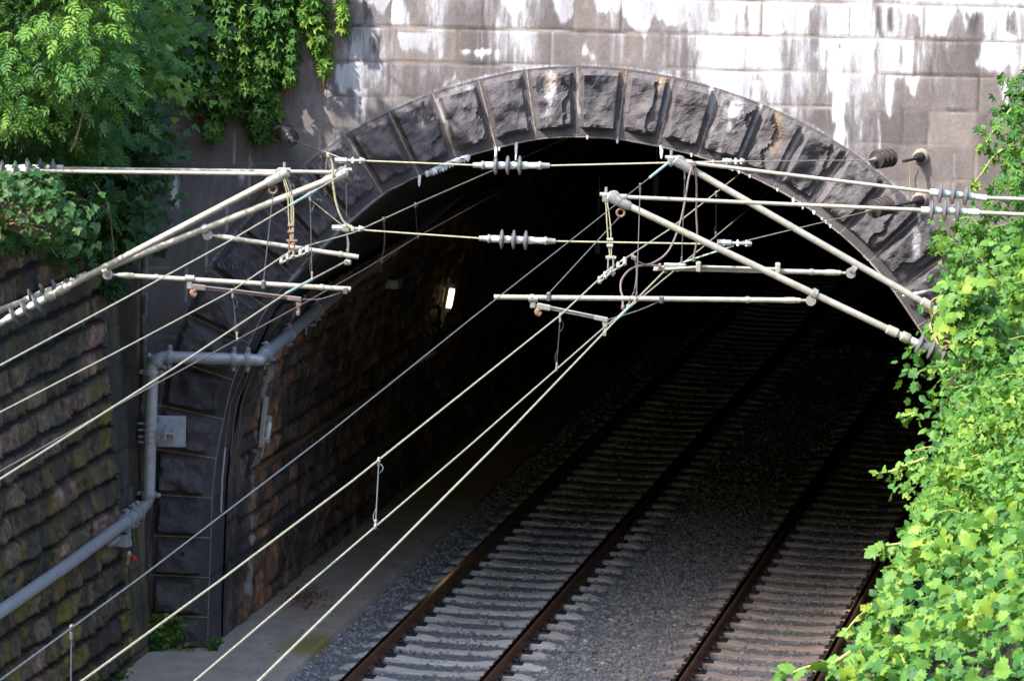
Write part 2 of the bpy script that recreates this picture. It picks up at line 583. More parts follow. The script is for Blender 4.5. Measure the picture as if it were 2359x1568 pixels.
# vertical joints per course, as picture columns of the joints that can be seen
COLS = {0: [806, 1004, 1111, 1322, 1430, 1755, 1985, 2310, 2130], -1: [843, 1055, 1162, 1272, 1480, 1589, 1916, 2146, 2257],
        -2: [896, 1055, 1272, 1589, 1737, 1858, 2038, 2255], -3: [737, 829, 1004, 1860, 2081, 2140, 2248], -4: [540, 737, 1690, 2034, 2249],
        -5: [470, 573, 727, 2102, 2196, 2310], -6: [522, 640, 2150, 2235], -7: [475, 690, 2180, 2290], -8: [430, 560, 2210], -9: [470, 2260], -10: [420, 2230], -11: [450]}
jx = np.full(GX.shape, 9.); tone = np.zeros(GX.shape)
for c in range(int(ci.min()), int(ci.max()) + 1):
    msk = ci == c
    if not msk.any(): continue
    vv = 74 - (c + .5) * 82
    xs = [aty(u, vv, YP)[0] for u in COLS.get(c, [])]
    lo, hi = (min(xs), max(xs)) if xs else (0., 0.)
    r2 = random.Random(c * 7 + 3)
    x = lo
    while x > X0 - 1:
        x -= r2.uniform(.5, 1.05); xs.append(x)
    x = hi
    while x < X1 + 1:
        x += r2.uniform(.5, 1.05); xs.append(x)
    if c >= 1 or c <= -12:
        xs = list(np.cumsum([r2.uniform(.5, 1.1) for _ in range(40)]) + X0 - 1)
    xs = np.array(sorted(xs))
    k = np.searchsorted(xs, GX[msk])
    k = np.clip(k, 1, len(xs) - 1)
    jx[msk] = np.minimum(GX[msk] - xs[k - 1], xs[k] - GX[msk])
    tn = np.array([r2.random() for _ in range(len(xs) + 1)])
    tone[msk] = tn[k]
wob = (fbm(GX * 3, GZ * 3, o=2) - .5) * .02
jz = np.minimum(fz_, 1 - fz_) * CH + wob * .6
jd = np.minimum(jz, np.abs(jx) + wob * .6)
jm = (1 - sstep(.0, .0105, jd)) * sstep(.18, .42, fbm(GX * 2.5 + 5, GZ * 2.5, o=2) + .08)
yy = YP + .012 * jm + .008 * (fbm(GX * 6, GZ * 6, o=4) - .5)
# --- lime stains
tu = [640, 800, 960, 1120, 1280, 1440, 1600, 1760, 1920, 2080, 2240, 2400]
tv = [-120, 0, 60, 130, 200, 280, 360, 440, 560, 900]
TB = np.array([[.2, .4, .5, .5, .5, .6, .8, .9, .85, .85, .7, .6],
               [.12, .40, .50, .50, .55, .62, .76, .80, .78, .78, .80, .62],
               [.12, .30, .36, .40, .42, .46, .80, .80, .76, .76, .50, .66],
               [.10, .55, .34, .28, .28, .34, .74, .80, .66, .78, .22, .80],
               [.08, .58, .30, .22, .12, .10, .52, .78, .56, .52, .16, .26],
               [.08, .34, .10, .1, .1, .1, .2, .5, .46, .30, .13, .2],
               [.08, .12, .06, .1, .1, .1, .1, .1, .40, .22, .13, .13],
               [.14, .05, .05, .05, .05, .05, .05, .05, .1, .12, .12, .12],
               [.12, .05, .05, .05, .05, .05, .05, .05, .1, .08, .08, .08],
               [.06, .05, .05, .05, .05, .05, .05, .05, .05, .05, .05, .05]])
TB[:, 2:6] *= .82; TB[:, 6:10] *= .95
scale_p = F / YP
GU = 1179.5 + GX * scale_p - 0.0247 * (GZ - 4.4) * 0      # rough picture column/row of each wall point (perspective is weak here)
c_, s_ = math.cos(PITCH), math.sin(PITCH)
dd = GY = YP * c_ - (GZ - H) * s_
uu = F * GX / dd; vv_ = -F * (YP * s_ + (GZ - H) * c_) / dd
PU = 1179.5 + uu * math.cos(ROLL) - vv_ * math.sin(ROLL); PV = 784 + uu * math.sin(ROLL) + vv_ * math.cos(ROLL)
iu = np.clip(np.interp(PU, tu, np.arange(len(tu))), 0, len(tu) - 1.001); iv = np.clip(np.interp(PV, tv, np.arange(len(tv))), 0, len(tv) - 1.001)
a, b = iu.astype(int), iv.astype(int); fa, fb = iu - a, iv - b
den = TB[b, a] * (1 - fa) * (1 - fb) + TB[b, a + 1] * fa * (1 - fb) + TB[b + 1, a] * (1 - fa) * fb + TB[b + 1, a + 1] * fa * fb
strk = fbm(GX * 5.5, GZ * .7, o=5, g=.6)
blot = fbm(GX * 1.6 + 9, GZ * 1.3, o=3)
cell = fbm(GX * 2.2 + 40, ci * 3.7, o=1)
fib = fbm(GX * 17, GZ * 1.0 + 3, o=4, g=.65)
stain = den - .5 + (strk - .5) * 1.25 + (fib - .5) * .75 + (blot - .5) * .8 + (cell - .5) * .2 + .44
stain = stain - .10 * (1 - fz_) * sstep(.42, .6, strk)
stain = np.clip(stain, 0, .95) * sstep(.05, .25, den)
WHITE = [  # streaks that stand out: column, top row, bottom row, half width at top and bottom
    (800, 150, 212, 42, 50), (838, 205, 292, 24, 17), (955, 78, 112, 40, 30), (1045, 128, 196, 5, 26), (1090, 118, 126, 60, 60),
    (1660, 55, 235, 34, 26), (1620, 80, 190, 20, 16), (1690, 150, 250, 26, 50), (1744, 185, 240, 16, 18), (1765, 80, 180, 40, 30), (1800, 0, 85, 110, 60),
    (1935, 180, 345, 16, 20), (2000, 80, 178, 40, 26), (2070, 88, 178, 48, 40), (2046, 180, 262, 14, 9), (2105, 180, 225, 26, 10), (1980, 0, 88, 40, 30),
    (2150, 0, 80, 70, 30), (2235, 0, 60, 50, 16), (2300, 92, 160, 44, 70), (2026, 262, 350, 5, 9), (2198, 360, 402, 5, 5), (2315, 190, 260, 16, 14),
    (915, 0, 55, 20, 26), (880, 2, 26, 34, 10), (1180, 0, 40, 36, 14), (1300, 0, 45, 40, 20), (1390, 0, 40, 30, 12), (1480, 0, 90, 70, 16), (1560, 0, 60, 50, 30),
    (703, 420, 452, 8, 5), (575, 300, 372, 6, 9), (558, 392, 420, 14, 8), (405, 398, 470, 8, 10), (1350, 90, 130, 9, 20), (2208, 640, 690, 26, 20)]
for u0, va, vb, wa, wb in WHITE:
    t = np.clip((PV - va) / (vb - va), 0, 1)
    w = wa + (wb - wa) * t
    ed = (strk - .5) * 46 + (fbm(GX * 12, GZ * 3, o=3) - .5) * 30
    q = np.minimum((w - np.abs(PU - u0) + ed * (w / 40 + .25)) / 11. + (fib - .5) * .9, np.minimum((PV - va + 6 + (fib - .5) * 14) / 7., (vb - PV + 12 + ed * .9 + (fib - .5) * 40) / 22.))
    stain = np.maximum(stain, np.clip(q, 0, 1.0) * .95)
# pale mortar smear along the ring
ringd = np.full(GX.shape, 9.)
so = np.linspace(0, LT, 900); rx, rz = arc(so, ring_w(so))
near = (np.abs(GX - XC) < 6.2) & (GZ < 8)
gxn, gzn = GX[near], GZ[near]
best = np.full(gxn.shape, 9.)
for i in range(0, 900, 3):
    best = np.minimum(best, np.hypot(gxn - rx[i], gzn - rz[i]))
ringd[near] = best
stain = np.maximum(stain, (1 - sstep(.012, .06, ringd)) * (.45 + .5 * (fbm(GX * 4, GZ * 4, o=2) - .4)))
grime_shade = np.clip((fbm(GX * 2 + 3, GZ * .9, o=4) - .42) * 1.6, 0, 1) * .5
DARK = [(1448 + 575, 0, 92, 12, 16), (2050, 8, 86, 11, 11), (1958, 0, 90, 5, 7), (2240, 20, 90, 28, 12), (2330, 10, 90, 14, 20), (1805, 30, 85, 8, 12), (1868, 30, 85, 9, 10), (1935, 96, 118, 9, 5), (2076, 95, 165, 6, 10), (846, 0, 60, 16, 10), (868, 80, 130, 16, 12)]
for u0, va, vb, wa, wb in DARK:
    t = np.clip((PV - va) / (vb - va), 0, 1)
    w = wa + (wb - wa) * t + (strk - .5) * 16
    q = np.minimum((w - np.abs(PU - u0)) / 11., np.minimum((PV - va + (fib - .5) * 50) / 22., (vb - PV + (fib - .5) * 40) / 22.))
    q = np.clip(q, 0, 1) * np.clip(.35 + fib * 1.1, 0, 1)
    stain = stain * (1 - .85 * q); grime_shade = np.maximum(grime_shade, q * .75)
lowl = sstep(1000, 500, PU) * sstep(150, 420, PV)  # shade over the lower left masonry, painted in on top of the grime
grime_shade = np.clip(grime_shade + (.25 + .5 * (tone - .5)) * lowl, 0, .85)
# faces outside the opening
s2 = np.linspace(0, LT, 400); ex, ez = arc(s2, ring_w(s2) - .06)
poly = np.vstack([np.c_[ex, ez], [[ex[-1], -2]], [[ex[0], -2]]])


def inside(px, pz, poly):
    r = np.zeros(px.shape, bool)
    j = len(poly) - 1
    for i in range(len(poly)):
        xi, zi = poly[i]; xj, zj = poly[j]
        c = ((zi > pz) != (zj > pz)) & (px < (xj - xi) * (pz - zi) / (zj - zi + 1e-12) + xi)
        r ^= c; j = i
    return r


hole = inside(GX, GZ, poly)
nU, nV = GX.shape
fc = grid_faces(nU, nV)
hf = hole.ravel()
keep = ~(hf[fc[:, 0]] & hf[fc[:, 2]])
fc = fc[keep][:, ::-1]
used = np.unique(fc); remap = np.full(nU * nV, -1); remap[used] = np.arange(len(used))
V = np.stack([GX, yy, GZ], -1).reshape(-1, 3)[used]
mesh('masonry_face', V, remap[fc][:, ::-1], M['ashlar'], portal, False,
     {'stain': stain.ravel()[used], 'joint': (jm.ravel() * .95)[used], 'tone': tone.ravel()[used], 'grime_shade': grime_shade.ravel()[used]})
cp = MB(); cp.box(((X0 + X1) / 2, YP + .22, Z1 + .16), X1 - X0, .8, .32, bev=.03)
cp.build('coping', M['quoin'], portal)
# --- mortar bed behind the ring
mb_s = np.linspace(0, LT, 500); w_ = ring_w(mb_s)
ix_, iz_ = arc(mb_s, .01); ox_, oz_ = arc(mb_s, w_ - .01)
vv = np.vstack([np.c_[ix_, np.full(500, YP - .038), iz_], np.c_[ox_, np.full(500, YP - .038), oz_]])
mesh('mortar_bed', vv, np.array([(i, i + 1, 501 + i, 500 + i) for i in range(499)]), M['mortar'], portal)
# --- ring stones
dvec = np.array([math.sin(TH), math.cos(TH)])
VST = {}


def ring_stone(k, sa, sb, name='arch_stone'):
    n, m = 22, 30
    g = .0065
    tv_ = np.linspace(0, 1, m)
    sv = np.linspace(sa + g, sb - g, n)
    SS, TT = np.meshgrid(sv, tv_, indexing='ij')
    W = ring_w(SS); RR = TT * W
    x, z = arc(SS, RR)
    e_s = np.minimum(SS - sa, sb - SS) * (1 + RR * .18); e_i = RR; e_o = W - RR
    nz_ = fbm(x * 4 + k * 9.1, z * 4, o=2); nf = fbm(x * 10 + k * 3, z * 10, o=4)
    js = (nf - .5) * .05
    msk = sstep(.040, .078, e_s + js * .5) * sstep(.115, .15, e_i + js * .8) * sstep(.03, .08, e_o + js)
    r2 = random.Random(k * 13 + 5)
    sl = (r2.uniform(-.05, .05) * (SS - (sa + sb) / 2) / .23 + r2.uniform(-.03, .04) * (TT - .5))
    cut = np.where((SS - sa) / (sb - sa) * r2.uniform(.4, 1.1) + TT * r2.uniform(-.7, .7) + (nz_ - .5) * .7 > .62, -.045, 0.)
    boss = msk * np.clip(.108 + (nz_ - .5) * .13 + (nf - .5) * .055 + sl * .8 + cut * 1.1, .02, .2)
    y = YP - .042 + .012 * (e_i < .02) - boss
    front = np.stack([x, y, z], -1)
    V = front.reshape(-1, 3)
    fs = [tuple(q) for q in grid_faces(n, m)]
    ring = [i * m for i in range(n)] + [(n - 1) * m + j for j in range(1, m)] + [i * m + m - 1 for i in range(n - 2, -1, -1)] + [j for j in range(m - 2, 0, -1)]
    back = V[ring].copy()
    dep = YP + .55 - back[:, 1]
    back[:, 0] += dvec[0] / dvec[1] * dep; back[:, 1] = YP + .55
    base = len(V); L = len(ring)
    V = np.vstack([V, back])
    fs += [(ring[i], base + i, base + (i + 1) % L, ring[(i + 1) % L]) for i in range(L)]
    st = .10 + .75 * (fbm(x * 2.5, z * 1.4 + k, o=3) - .5)
    side = (1 - sstep(.0, .07, e_s)) * .35 * (nz_ > .42) * (z > 3.4)
    st = np.clip(st, 0, 1) * sstep(2.5, 4.5, z) + side
    uc = 1179.5 + (sa + sb) * 0
    for u0, v0, ru, rv, am in VST.get('w', []):
        p = aty(u0, v0, YP)
        st = np.maximum(st, .8 * am * np.exp(-((x - p[0]) / ru) ** 2 - ((z - p[2]) / rv) ** 2) * (.6 + .8 * (nf)))
    low_e = (1 - sstep(.0, .02, e_i)) * (.7 * (z > 4.2) + .3 * (z > 2.6)) * (fbm(x * 5, z * 5 + 3, o=2) > .45)
    st = np.maximum(st, low_e)
    rust = np.zeros_like(x)
    for u0, v0, ru, rv in VST.get('r', []):
        p = aty(u0, v0, YP)
        rust = np.maximum(rust, np.exp(-((x - p[0]) / ru) ** 2 - ((z - p[2]) / rv) ** 2) * 1.4)
    ex = lambda q: np.r_[q.ravel(), q.ravel()[ring]]
    return mesh(name, V, fs, M['vous'], portal, False, {'stain': np.r_[st.ravel(), np.zeros(len(ring))], 'tone': np.full(len(V), r2.random()), 'rust': np.clip(ex(rust), 0, 1), 'crown_sunlight': ex(np.clip(sstep(3.4, 6.0, z) + (nf - .5) * .7 + (r2.random() - .5) * .3, 0, 1) * sstep(2.8, 4.2, z))})


VST['w'] = [(1268, 195, .10, .30, .9), (1265, 260, .25, .3, .5), (1690, 255, .22, .4, .75), (1655, 330, .12, .35, .6), (1790, 255, .08, .25, .4), (1640, 225, .08, .4, .8), (975, 280, .1, .2, .65), (1075, 200, .2, .08, .7), (1860, 400, .22, .15, .35), (2030, 330, .2, .2, .35), (2110, 555, .09, .22, .95), (2080, 640, .1, .15, .6), (2150, 640, .25, .06, .5), (1755, 330, .1, .3, .5), (1520, 200, .05, .15, .6), (1930, 395, .2, .12, .3)]
VST['r'] = [(1266, 182, .06, .06), (1433, 178, .05, .07), (1790, 285, .05, .2), (1784, 330, .05, .12), (1428, 178, .05, .05), (1524, 185, .05, .06)]
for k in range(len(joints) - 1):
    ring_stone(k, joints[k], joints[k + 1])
# --- plinth stones at the two feet, slightly wider
for sg in (0, 1):
    s0 = .0 if sg == 0 else LT
    px_, pz_ = arc(np.array([s0]), np.array([0.]))
# --- projecting pilaster strips beside the ring, at the wing walls
for xa, xb, lab in ((-4.62, -4.26, 0), (2 * XC + 4.26, 2 * XC + 4.62, 1)):
    q = MB(); q.box(((xa + xb) / 2, YP - .14, 3.6), xb - xa, .34, 7.7, bev=.03)
    xe = xb + .035 if lab == 0 else xa - .035
    o1 = q.build('pilaster', M['quoin'], portal)
    q = MB(); q.box((xe, YP - .09, 3.6), .085, .22, 7.7, bev=.03)
    o2 = q.build('edge_moulding', M['quoin'], portal)
    for o, vals in ((o1, (('tone', .35), ('stain', .12), ('moss', .25), ('joint', 0.))), (o2, (('tone', 1.), ('stain', .42), ('moss', .1), ('joint', 0.)))):
        n_ = len(o.data.vertices)
        for k_, val in vals:
            at = o.data.attributes.new(k_, 'FLOAT', 'POINT'); at.data.foreach_set('value', np.full(n_, val, np.float32))
# --- little lime drips hanging under the ring
q = MB()
for u, v, l in ((1142, 345, .14), (1189, 335, .17), (1523, 341, .1), (1524, 352, .07), (966, 410, .1), (1150, 338, .05), (1850, 470, .06), (1000, 392, .06), (1828, 462, .05), (1422, 323, .04)):
    p = aty(u, v, YP - .02)
    q.tube([p + [0, 0, .04], p - [0, 0, l * .5], p - [0, 0, l]], [.022, .016, .006], 7)
for _ in range(20):
    s = s_c + random.choice((random.uniform(-2.2, 3.6), random.gauss(1.6, .3), random.gauss(2.9, .25)))
    x, z = arc(np.array([s]), np.array([0.]))
    q.tube([(x[0], YP - .03, z[0] + .03), (x[0], YP - .03, z[0] - random.uniform(.002, .016))], [.02, .008], 6)
q.build('lime_drip', M['calcite'], portal, True)
q = MB()
for i in range(26):                                 # crust of lime on the lower edge, left of the crown
    t = i / 25
    s = s_c - 1.78 + t * .5
    x, z = arc(np.array([s]), np.array([-.005]))
    q.lathe([(0, .012), (.02, .03 + .012 * math.sin(i * 2.3)), (.05 + .02 * math.sin(i * 5.1), .022), (.075 + .02 * math.sin(i * 3.3), .004)], (x[0], YP - .05 + .03 * math.sin(i), z[0] + .035), (.1, 0, -1), 7)
q.build('lime_crust', M['calcite'], portal, True)

# ------------------------------------------------------------------ rubble faces
def rubble(U, Vh, seed, ch=.28, lmin=.3, lmax=.62, amp=.06, gap=.014):
    """U along, Vh up (arrays); returns outward bulge, joint mask, per-stone tone"""
    wobv = (fbm(U * .9 + seed, Vh * .9, o=2) - .5) * .05
    r = (Vh + wobv) / ch
    c = np.floor(r).astype(int); fv = r - c
    off = _hash(c * 0 + 5, c, c * 0 + seed)
    tone = np.zeros_like(U); ju = np.full(U.shape, 9.)
    for cc in np.unique(c):
        m = c == cc
        r2 = random.Random(int(cc) * 31 + seed)
        xs = np.cumsum([r2.uniform(lmin, lmax) for _ in range(int((U.max() - U.min()) / lmin) + 6)]) + U.min() - 1
        u = U[m] + (fbm(U[m] * 2 + cc, Vh[m] * 3, o=2) - .5) * .06
        k = np.clip(np.searchsorted(xs, u), 1, len(xs) - 1)
        ju[m] = np.minimum(u - xs[k - 1], xs[k] - u)
        tn = np.array([r2.random() for _ in range(len(xs) + 1)]); tone[m] = tn[k]
    jd = np.minimum(np.minimum(fv, 1 - fv) * ch, ju)
    jm = 1 - sstep(gap * .4, gap * 1.6, jd)
    n1 = fbm(U * 5 + seed * 3, Vh * 5, o=4); n2 = fbm(U * 2.2 + tone * 60, Vh * 2.2, o=2)
    n3 = 1 - np.abs(2 * fbm(U * 7 + 3 + tone * 9, Vh * 9, o=4) - 1)
    hj = np.minimum(fv, 1 - fv) * ch
    ledge = sstep(0, .03, fv * ch) * (1 - .08 * fv) * sstep(0, .03, (1 - fv) * ch)
    b = (.25 + .75 * sstep(0, .035, ju + (n1 - .5) * .05)) * ledge * (amp * (1.0 + .45 * (tone * 1.7 % 1 - .5)) + amp * 1.9 * (n1 - .5) + amp * .8 * (n2 - .5) + amp * 1.3 * (n3 - .6))
    jm = np.maximum(1 - sstep(gap * .5, gap * 2.0, hj + (n1 - .5) * .03),   .85 * (1 - sstep(gap * .3, gap * 1.0, ju + (n1 - .5) * .03)))
    return b, jm, tone, fv


# ------------------------------------------------------------------ tunnel lining
lining = thing('tunnel_lining', (XC + 1, YP + 1, ZW), 'sooty stone lining inside the dark tunnel, red blocks low on its side', 'tunnel lining')


def lin(sy, s, r):
    """point on the inner profile at distance sy behind the portal"""
    x, z = arc(s, r)
    t = TH + TK * sy * .5
    return x + np.sin(t) * sy, YP + np.cos(t) * sy, z


# side wall (left), first 22 m, real stones
su = np.r_[np.arange(.55, 14, .05), np.arange(14, 24, .12)]; sv = np.arange(.0, 4.1, .05)
UU, VV = np.meshgrid(su, sv, indexing='ij')
bb, jm_, tn_, _ = rubble(UU, VV, 3, .262, .28, .6, .05)
ash = UU < 1.15
ash_j = np.minimum(np.abs((VV / .467) % 1 - .5) * -1 + .5, 1) * .467
bb = np.where(ash, .03 * sstep(.0, .015, np.abs(UU - .85)) + .01 * (fbm(UU * 8, VV * 8, o=3) - .5), bb)
tn_ = np.where(ash, .1 + .1 * fbm(VV * .8, UU * 2), np.where((UU < 3.2) & (UU > 1.9), tn_ ** .6, tn_ * .92))
jm_ = np.where(ash, 1 - sstep(.004, .02, ash_j), jm_)
pale = np.exp(-((UU - 1.65 - .25 * fbm(VV * 2, UU)) / .28) ** 2) * .7 * sstep(.2, .8, VV + .4)
x, z = arc(VV, -bb); xx = x + np.sin(TH + TK * UU * .5) * UU; ly = YP + np.cos(TH + TK * UU * .5) * UU
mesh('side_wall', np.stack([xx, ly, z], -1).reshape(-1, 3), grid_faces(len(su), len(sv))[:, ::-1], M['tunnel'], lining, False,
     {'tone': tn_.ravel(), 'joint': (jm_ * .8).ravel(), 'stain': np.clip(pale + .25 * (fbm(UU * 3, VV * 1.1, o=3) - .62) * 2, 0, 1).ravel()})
# vault and far side
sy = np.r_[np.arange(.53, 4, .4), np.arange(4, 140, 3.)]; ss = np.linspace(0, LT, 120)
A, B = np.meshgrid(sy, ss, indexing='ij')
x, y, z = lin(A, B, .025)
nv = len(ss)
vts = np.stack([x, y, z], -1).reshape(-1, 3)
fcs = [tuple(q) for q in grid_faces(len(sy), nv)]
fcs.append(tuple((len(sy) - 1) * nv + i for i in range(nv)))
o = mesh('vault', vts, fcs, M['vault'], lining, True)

# ------------------------------------------------------------------ left retaining wall, battered, along the line
BAT = .10
pb = atz(342, 1493, ZW)
sA, oA = to_track(pb)
OW = oA                                             # foot of the wall in track offset


def wall_pt(s, z, out=0.):
    x, y = TC(s, OW + out - BAT * (z - ZW))
    return x, y


lw = thing('retaining_wall', (*TC(-6, OW), ZW), 'mossy rock-faced retaining wall left of the near track with a smooth corner strip', 'retaining wall')
s_end = sA + .1
su = np.r_[np.arange(-34, -12, .2), np.arange(-12, s_end - 1.0, .03)]; sv = np.arange(-.15, 6.6, .03)
UU, VV = np.meshgrid(su, sv, indexing='ij')
bb, jm_, tn_, fv = rubble(UU, VV, 8, .30, .40, 1.05, .07, .03)
x, y = wall_pt(UU, VV, bb)
moss = np.clip(sstep(3.6, 1.4, VV) * .6 + .4 * sstep(-3.0, -.8, UU) + .15, 0, 1)
mesh('rock_face', np.stack([x, y, VV], -1).reshape(-1, 3), grid_faces(len(su), len(sv))[:, ::-1], M['rubble'], lw, False,
     {'tone': tn_.ravel(), 'joint': np.clip(jm_ * 1.1, 0, 1).ravel(), 'moss': moss.ravel(), 'stain': np.clip(.05 + (fbm(UU * 2, VV, o=3) - .6), 0, .3).ravel()})
su = np.arange(s_end - 1.0, s_end + .55, .02); sv = np.arange(-.15, 6.6, .03)
UU, VV = np.meshgrid(su, sv, indexing='ij')
jq = np.minimum((VV / .47) % 1, 1 - (VV / .47) % 1) * .47
jm_ = 1 - sstep(.004, .018, jq)
bb = .05 * sstep(s_end - 1.0, s_end - .96, UU) - .012 * jm_ + .012 * (fbm(UU * 6, VV * 6, o=3) - .5)
x, y = wall_pt(UU, VV, bb)
mesh('corner_strip', np.stack([x, y, VV], -1).reshape(-1, 3), grid_faces(len(su), len(sv))[:, ::-1], M['quoin'], lw, False,
     {'tone': (.3 + .5 * (_hash(np.floor(VV / .47).astype(int), np.floor(VV / .47).astype(int), np.zeros(VV.shape, int)) - .3)).ravel(), 'joint': (jm_ * .7).ravel(), 'moss': np.clip(.75 - VV * .12, .1, 1).ravel(), 'stain': np.full(VV.size, .08)})
q = MB()
P = []
for s in np.arange(-34, s_end + .4, .5):
    x, y = wall_pt(s, 6.6, .04); P.append((x, y, 6.62))
for i in range(len(P) - 1):
    a_, b_ = np.array(P[i]), np.array(P[i + 1]); t_ = (b_ - a_) / np.linalg.norm(b_ - a_)
    nrm = np.array([t_[1], -t_[0], 0])
    q.box((a_ + b_) / 2 - nrm * .2 + [0, 0, .08], .5, .48, .2, (nrm, t_, (0, 0, 1)), .02)
q.build('coping', M['vault'], lw)
# right retaining wall, mostly hidden under climbers
OR = to_track((2 * XC - pb[0], YP, 0))[1]
rw = thing('retaining_wall', (*TC(-6, OR), ZW), 'sooty stone retaining wall right of the far track, overgrown by climbing leaves', 'retaining wall')
su = np.r_[np.arange(-44, sA - .3, .10)]; sv = np.arange(-.15, 4.9, .07)
UU, VV = np.meshgrid(su, sv, indexing='ij')
bb, jm_, tn_, fv = rubble(UU, VV, 21, .30, .32, .72, .07, .02)
x, y = TC(UU, OR - bb + BAT * (VV - ZW))
mesh('rock_face', np.stack([x, y, VV], -1).reshape(-1, 3), grid_faces(len(su), len(sv)), M['rubble'], rw, False,
     {'tone': tn_.ravel(), 'joint': (jm_ * .85).ravel(), 'moss': np.full(UU.size, .5), 'stain': np.full(UU.size, .08)})

# ------------------------------------------------------------------ ground, walkway, ballast
def sheet(name, pts, faces, mat, kind='structure', attrs=None):
    o = mesh(name, pts, faces, mat, None, False, attrs)
    o['kind'] = kind
    return o


g = 400.
sheet('ground', [(-g, -g, -1.2), (g, -g, -1.2), (g, g, -1.2), (-g, g, -1.2)], [(0, 1, 2, 3)], M['ground'])
oC = to_track(atz(749, 1474, ZW))[1]
s_ = np.r_[np.arange(-45, -4, .5), np.arange(-4, 14, .1), np.arange(14, 120, 1.)]
o_ = np.r_[OW - .4, np.arange(OW, oC - .02, .06), oC - .02, oC, oC]
UU, VV = np.meshgrid(s_, o_, indexing='ij')
x, y = TC(UU, VV)
z = np.full(UU.shape, ZW) + .008 * (fbm(UU * 3, VV * 3, o=3) - .5); z[:, -2] -= .012; z[:, -1] = -.55
mo = np.exp(-((UU - to_track(atz(690, 1480, ZW))[0]) / .9) ** 2) * sstep(oC - .9, oC - .1, VV) * .9
mo = np.maximum(mo, np.exp(-((VV - OW) / .35) ** 2) * .35)
sheet('walkway_path', np.stack([x, y, z], -1).reshape(-1, 3), grid_faces(len(s_), len(o_))[:, ::-1], M['walk'], 'structure', {'moss': mo.ravel()})
ZB = -.228
s_ = np.r_[np.arange(-45, -6, .5), np.arange(-6, 16, .12), np.arange(16, 120, .6)]
o_ = np.arange(oC + .003, OR + .5, .12)
UU, VV = np.meshgrid(s_, o_, indexing='ij')


def bed_h(U, O):
    h = ZB + .03 * (fbm(U * 1.2, O * 1.2, o=3) - .5)
    mid = np.exp(-((O - DB / 2) / .42) ** 2) * .05
    sh = np.exp(-((O - oC) / .35) ** 2) * .05
    return h + mid + sh + .004 + .03 * sstep(1.9, 2.6, O)


x, y = TC(UU, VV)
sheet('ballast_bed', np.stack([x, y, bed_h(UU, VV) + .02 * (fbm(UU * 12, VV * 12, o=2) - .5)], -1).reshape(-1, 3), grid_faces(len(s_), len(o_))[:, ::-1], M['bed'])

xs = np.linspace(-90, 90, 40); ys = np.linspace(-100, -6, 30)
_hx, _hy = np.meshgrid(xs, ys, indexing='ij')
_PENDING = (_hx, _hy)

# loose stones: uncountable, one object
t_ = (1 + 5 ** .5) / 2
ICO = np.array([(-1, t_, 0), (1, t_, 0), (-1, -t_, 0), (1, -t_, 0), (0, -1, t_), (0, 1, t_), (0, -1, -t_), (0, 1, -t_), (t_, 0, -1), (t_, 0, 1), (-t_, 0, -1), (-t_, 0, 1)]) / math.hypot(1, t_)
ICF = np.array([(0, 11, 5), (0, 5, 1), (0, 1, 7), (0, 7, 10), (0, 10, 11), (1, 5, 9), (5, 11, 4), (11, 10, 2), (10, 7, 6), (7, 1, 8), (3, 9, 4), (3, 4, 2), (3, 2, 6), (3, 6, 8), (3, 8, 9), (4, 9, 5), (2, 4, 11), (6, 2, 10), (8, 6, 7), (9, 8, 1)])
TPL = [ICO * (1 + rng.uniform(-.28, .28, (12, 1))) for _ in range(14)]


def stones(n, smin, smax, omin, omax, size, filt=None):
    s = rng.uniform(smin, smax, n); o = rng.uniform(omin, omax, n)
    if filt is not None:
        k = filt(s, o); s, o = s[k], o[k]; n = len(s)
    x, y = TC(s, o)
    sz = size * np.exp(rng.normal(0, .28, n)); sz = np.clip(sz, size * .5, size * 1.9)
    zz = bed_h(s, o) + rng.uniform(-.4, .55, n) * sz
    q = rng.normal(size=(n, 4)); q /= np.linalg.norm(q, axis=1)[:, None]
    w, a, b, c = q.T
    Rm = np.stack([1 - 2 * (b * b + c * c), 2 * (a * b - c * w), 2 * (a * c + b * w), 2 * (a * b + c * w), 1 - 2 * (a * a + c * c), 2 * (b * c - a * w), 2 * (a * c - b * w), 2 * (b * c + a * w), 1 - 2 * (a * a + b * b)], 1).reshape(n, 3, 3)
    T = np.stack(TPL)[rng.integers(0, len(TPL), n)] * rng.uniform(.6, 1.2, (n, 1, 3))
    V = np.einsum('nij,nkj->nki', Rm, T) * sz[:, None, None] + np.stack([x, y, zz], 1)[:, None, :]
    Fc = (ICF[None] + (np.arange(n) * 12)[:, None, None]).reshape(-1, 3)
    tint = np.repeat(rng.random(n) ** 1.05, 12)
    warm = np.repeat(np.clip(sstep(.9, 2.4, o + .6 * (fbm(s * .8, o * .8, o=3) - .5)) * .45, 0, .5), 12)
    return V.reshape(-1, 3), Fc, tint, warm


SLP = .6                                            # sleeper spacing


def off_sleeper(s, o):
    """keeps the stones off most of the sleepers' tops"""
    d = np.abs(((s - S0) / SLP) % 1 - .5) * SLP      # .3 at a sleeper's middle, 0 halfway between two
    wob_ = (fbm(s * 6, o * 6, o=2) - .5) * .09
    onA = (np.abs(o) < 1.2) & (d > .185 + wob_)
    onB = (np.abs(o - DB) < 1.2) & (d > .20 + wob_)
    rl = np.minimum(np.minimum(np.abs(np.abs(o) - .7535), np.abs(np.abs(o - DB) - .7535)), 9) < .11
    return ~(onA | onB | rl)


